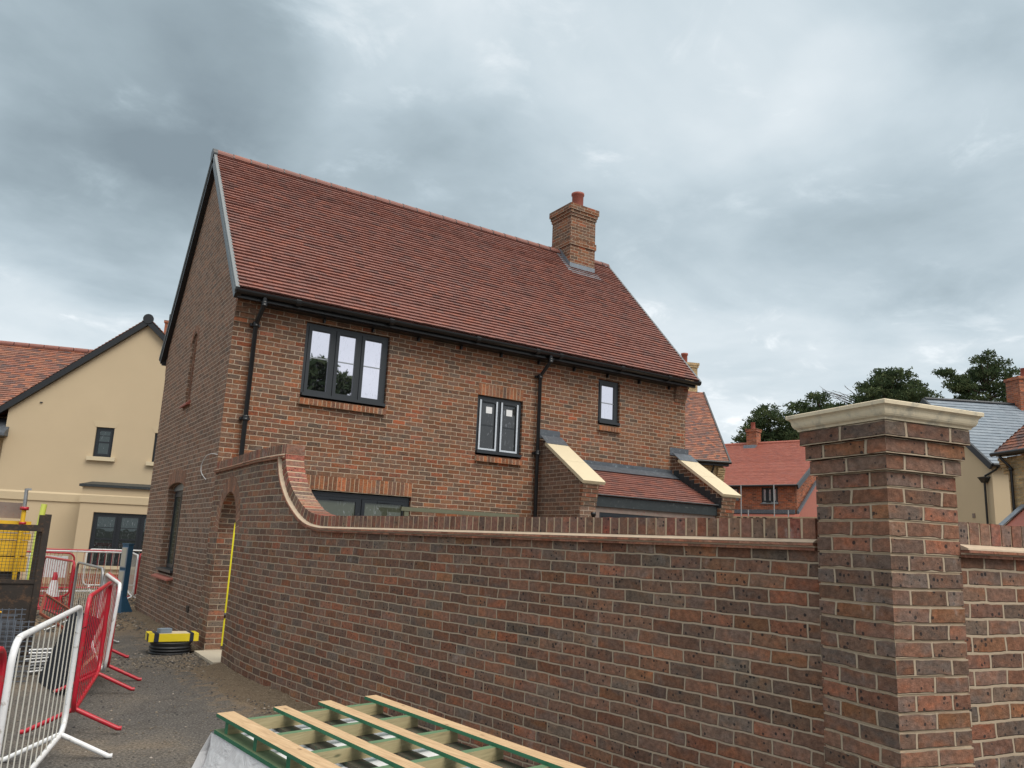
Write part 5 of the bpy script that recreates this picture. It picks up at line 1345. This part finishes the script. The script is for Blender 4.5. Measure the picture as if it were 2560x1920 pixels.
# ================================================================== PINES
def pine(base, clumps, label, h_tr, seed, dens=1., leafs=.16, group='pine trees beyond the houses'):
    rn = random.Random(seed); base = V(base)
    t = thing('pine_tree', label, 'tree', tuple(base), group)
    tr = MB(); ctr = V((sum(c[0] for c in clumps) / len(clumps), 0, 0))
    side = V((-base.y, base.x, 0)).normalized()     # real horizontal axis of this tree's spread
    side = V((.66, -.75, 0)) if base.y > 0 else V((1, 0, 0)); dep = V((.75, .66, 0)) if base.y > 0 else V((0, 1, 0))
    tp = base + V((0, 0, h_tr)) + side * .3
    path = [base, base + V((0, 0, h_tr * .3)) + side * .15, base + V((0, 0, h_tr * .7)) - side * .1, tp]
    tr.tube(path, [.32, .27, .2, .09], 8)
    cl = []
    if base.y > 0:
        lo = min(c[1] for c in clumps); xs = [c[0] for c in clumps]
        clumps = clumps + [(rn.uniform(min(xs) * .8, max(xs) * .8), lo - rn.uniform(0, 1.6), 1.5, .8) for _ in range(4)]
        clumps = clumps + [(c[0] * .7 + rn.uniform(-.5, .5), c[1] - 1.0, c[2], c[3]) for c in clumps[:5]]
    for (dx, z, rx, rz) in clumps:
        if base.y > 0: rx *= .98; rz *= .9
        for _ in range(2):
            cl.append((base + side * (dx + rn.uniform(-.25, .25) * rx) + dep * rn.uniform(-1.6, 1.6) + V((0, 0, z + rn.uniform(-.25, .25) * rz)), rx * rn.uniform(.75, 1), rz * rn.uniform(.7, 1)))
    for c, rx, rz in cl:
        z0 = max(h_tr * .35, min(h_tr, (c.z - base.z) - 1.2 * rx)); s = base + V((0, 0, z0))
        mid = s.lerp(c, .55) + V((0, 0, -.25))
        tr.tube([s, mid, c], [.10, .06, .02], 5)
    tr.build('trunk', 'bark', t)
    lf = MB()
    for c, rx, rz in cl:
        nt = int(44 * dens * rx * max(.6, rz) + 12)
        for _ in range(nt):
            # tufts: small fans of narrow quads
            while True:
                p = V((rn.uniform(-1, 1), rn.uniform(-1, 1), rn.uniform(-1, 1)))
                if p.length < 1: break
            q = c + side * p.x * rx + dep * p.y * rx + V((0, 0, p.z * rz))
            shade = rn.random()
            for _ in range(9):
                d = V((rn.gauss(0, 1), rn.gauss(0, 1), rn.gauss(.25, .8))).normalized()
                L = leafs * rn.uniform(.8, 1.9); w = d.cross(V((rn.random(), rn.random(), rn.random()))).normalized() * L * .23
                o_ = q + V((rn.gauss(0, .14), rn.gauss(0, .14), rn.gauss(0, .09)))
                lf.face([o_ - w, o_ + w, o_ + d * L + w * .5, o_ + d * L - w * .5], [(0, 0)] * 4, r=min(1, max(0, shade * .7 + rn.random() * .3)))
    lf.build('crown', 'needles', t)
    return t
pine((60.3, 49.0, 0), [(0, 14.8, 1.3, .8), (-1.2, 13.6, 1.4, .8), (1.4, 13.9, 1.5, .9), (.2, 12.6, 2.0, 1.), (-2.2, 12.2, 1.3, .6), (2.2, 12.4, 1.5, .8), (-.5, 11.2, 2.2, .9), (1.7, 10.9, 1.8, .8), (-3.0, 10.6, 1.2, .5), (0.3, 9.6, 1.8, .7), (2.6, 9.8, 1.3, .7)], 'dark dense pine directly behind the red house chimney, leftmost of the row', 13.5, 1)
pine((64.3, 45.9, 0), [(-1.8, 15.6, 1.5, .6), (-.2, 16.3, 1.3, .6), (.9, 15.6, 1.6, .6), (-2.4, 14.5, 1.5, .7), (0, 14.3, 1.8, .8), (1.8, 14.6, 1.5, .6), (-.8, 13.0, 2.2, .9), (1.5, 12.8, 1.6, .8), (-2.4, 12.5, 1.3, .6), (2.6, 14.9, 1.2, .5), (3.5, 14.3, 1.3, .6), (2.9, 13.2, 1.5, .7), (4.2, 13.0, 1.3, .7)], 'loose flat topped pine over the left part of the stone cap', 14.5, 2, .8)
pine((68.2, 41.9, 0), [(-1.5, 17.6, 1.2, .5), (0, 18.7, 1.2, .6), (1.2, 18.4, 1.5, .7), (2.6, 17.7, 1.5, .7), (-.2, 17.4, 1.8, .8), (3.4, 16.6, 1.3, .6), (1.5, 16.4, 2.2, .9), (-1.8, 16.2, 1.5, .6), (3.6, 15.4, 1.2, .6), (.5, 15.0, 2.4, .9), (-2.0, 14.8, 1.5, .6), (-3.0, 15.6, 1.2, .5), (-3.4, 14.3, 1.4, .7)], 'broad domed pine rising behind the right part of the stone cap', 16, 3, .9)
pine((77.0, 37.0, 0), [(-3.6, 19.3, .8, .4), (-2.8, 18.7, 1.0, .5), (-1.9, 19.0, 1.0, .5), (0, 20.8, 1.0, .7), (.9, 20.2, 1.1, .6), (-.4, 19.4, 1.3, .7), (1.8, 19.0, 1.2, .6), (-2.2, 17.8, 1.3, .5), (.3, 18.0, 1.6, .8), (2.5, 18.2, 1.1, .6), (3.2, 17.4, 1.0, .5), (-1.5, 16.8, 1.6, .6), (1.2, 16.8, 1.8, .7), (3.0, 16.2, 1.3, .6)], 'tall irregular pine standing alone above the slate roof', 18, 4, .85)
# bare dead branches reaching left from the broad pine
db = MB(); rn = random.Random(5)
o0 = V((67.6, 44.2, 15.8))
for k in range(9):
    a = o0 + V((rn.uniform(-.4, .4), rn.uniform(-.4, .4), rn.uniform(-.6, .4))); e = a + V((-.66, .75, 0)) * rn.uniform(1.5, 3.2) + V((0, 0, rn.uniform(.6, 2.0)))
    db.tube([a, a.lerp(e, .5) + V((0, 0, .15)), e], [.05, .035, .012], 4)
    for j in range(3):
        s = a.lerp(e, rn.uniform(.4, .9)); db.tube([s, s + V((-.5, .5, 0)) * rn.uniform(.4, 1.1) + V((0, 0, rn.uniform(-.2, .6)))], [.025, .008], 4)
pt = [o for o in bpy.data.objects if o.name.startswith('pine_tree')]
db.build('bare_branches', 'bark', pt[2])
# trees behind the camera (seen only mirrored in the windows)
g_ = 'trees mirrored in the windows'
pine((16.6, -25, 0), [(0, 12.2, 1.1, .8), (-1.0, 11.4, 1.3, .9), (1.1, 11.2, 1.3, .9), (0, 10.4, 2.0, 1.1), (-2, 9.8, 1.6, 1.), (2.0, 9.5, 1.5, 1.), (0, 8.8, 2.4, 1.2), (-2.6, 8.2, 1.8, 1.1), (2.6, 8.2, 1.7, 1.1), (0, 7.2, 2.8, 1.2), (-2.6, 6.6, 2., 1.1), (2.9, 6.8, 1.8, 1.1)], 'bushy conical tree mirrored in the three-light upstairs window', 9.5, 6, 1.0, .3, g_)
pine((35.5, -25, 0), [(0, 13.3, 1.0, .6), (-1.0, 12.0, 1.0, .5), (.9, 11.5, 1.2, .6), (0, 10.2, 1.5, .8)], 'thin tree mirrored at the lower left of the narrow upstairs window', 12, 7, .6, .3, g_)

# ================================================================== WORLD
w = bpy.data.worlds.new('World'); sc.world = w; w.use_nodes = True
T = NT(w.node_tree)
SUN_EL, SUN_AZ = math.radians(52), math.radians(168)   # azimuth clockwise from +Y
sky = T.n('TexSky', sky_type='NISHITA'); sky.sun_disc = False; sky.sun_elevation = SUN_EL; sky.sun_rotation = SUN_AZ
sky.air_density = 1.; sky.dust_density = 3.
d = T.n('TexCoord').outputs['Generated']
x, y, z = T.sep(d)
zz = T.m('MAXIMUM', z, .0)
k = T.m('DIVIDE', 1., T.m('ADD', zz, .22))
p = T.vm('SCALE', T.comb(x, y, T.m('MULTIPLY', zz, .6)), k)
big = T.noise(p, 1.15, 3, .5, .3)
med = T.noise(T.vm('ADD', p, (3.1, 1.7, .3)), 1.9, 8, .52, .35)
fin = T.noise(T.vm('ADD', p, (7., 2., 5.)), 7.0, 8, .6, .2)
v = T.m('ADD', T.m('MULTIPLY', big, .45), T.m('ADD', T.m('MULTIPLY', med, .75), T.m('MULTIPLY', fin, .10)))
v = T.m('SUBTRACT', v, .12)
wis = T.m('MULTIPLY', T.ss(T.noise(T.vm('ADD', p, (1.3, 4.4, 2.)), 4.6, 9, .62, .6), .50, .68), T.ss(v, .42, .58))
v = T.m('ADD', v, T.m('MULTIPLY', wis, .15))
def blob(dr, ang, amt):
    global v
    dd = T.vm('DOT_PRODUCT', T.vm('NORMALIZE', T.vm('ADD', d, T.vm('SCALE', T.vm('SUBTRACT', NC, (.5, .5, .5)), .22))), tuple(V(dr).normalized()), out=1)
    f = T.ss(dd, math.cos(math.radians(ang)), 1.0)
    v = T.m('ADD', v, T.m('MULTIPLY', f, amt))
nn = T.n('TexNoise'); T.put(nn.inputs['Vector'], p); nn.inputs['Scale'].default_value = 1.8; nn.inputs['Detail'].default_value = 5
NC = nn.outputs['Color']
for dr, a_g, am in [((.054, .891, .45), 15, -.20), ((.051, .932, .358), 12, -.22), ((.24, .80, .50), 13, -.16), ((.751, .557, .355), 13, -.05), ((.408, .816, .409), 8, -.05),
                    ((.332, .745, .578), 9, .16), ((.56, .60, .57), 14, .10), ((.661, .508, .553), 9, .14), ((.72, .486, .496), 6, .16), ((.657, .625, .423), 6, .05), ((.044, .958, .26), 10, .30), ((.742, .642, .193), 14, .22), ((-.063, .863, .502), 8, .06)]:
    blob(dr, a_g, am * (.72 if am < 0 else .75))
hz = T.m('MULTIPLY', T.m('SUBTRACT', 1., T.ss(z, .05, .32)), .10)
v = T.m('ADD', v, hz)
cc = T.ramp(v, [(.14, (.165, .207, .235)), (.32, (.235, .290, .322)), (.47, (.315, .378, .416)), (.62, (.40, .463, .50)), (.78, (.50, .55, .58)), (1.0, (.72, .745, .76))])
cc = T.mix(T.ss(z, .66, .95), cc, (1.25, 1.2, 1.12))
bk = T.m('MULTIPLY', T.ss(T.m('MULTIPLY', y, -1.), -.1, .6), T.m('SUBTRACT', 1., T.ss(z, .66, .95)))
cc = T.mix(T.m('MULTIPLY', bk, .6), cc, (.66, .68, .70))
skc = T.mix(.04, cc, T.mix(1, sky.outputs[0], (.1, .1, .1), 'MULTIPLY'))
bg = T.n('Background'); T.put(bg.inputs[0], skc); bg.inputs[1].default_value = 1.0
ow = T.n('OutputWorld'); T.t.links.new(bg.outputs[0], ow.inputs[0])
# sun, veiled by the overcast
L = bpy.data.lights.new('sun', 'SUN'); L.energy = 1.5; L.angle = math.radians(35); L.color = (1, .93, .83)
so = bpy.data.objects.new('sun', L); COL.objects.link(so)
sd = V((math.sin(SUN_AZ) * math.cos(SUN_EL), math.cos(SUN_AZ) * math.cos(SUN_EL), math.sin(SUN_EL)))
so.rotation_euler = sd.to_track_quat('Z', 'Y').to_euler()

# ================================================================== CAMERA
cam = bpy.data.cameras.new('camera'); cam.sensor_width = 36; cam.lens = 36 * 1976 / 2560; cam.clip_end = 900
co = bpy.data.objects.new('camera', cam); COL.objects.link(co); sc.camera = co
Rr = V((0.83557, -0.54763, 0.0438)); Uu = V((-0.14459, -0.1423, 0.97921)); Bb = V((-0.53001, -0.82453, -0.19808))
mt = Matrix((Rr, Uu, Bb)).transposed().to_4x4(); mt.translation = (0, 0, 1.65)
co.matrix_world = mt
sc.render.engine = 'CYCLES'
sc.view_settings.view_transform = 'Standard'; sc.view_settings.look = 'None'; sc.view_settings.gamma = 1
sc.view_settings.exposure = 0.62
sc.render.film_transparent = False
sc.cycles.max_bounces = 6
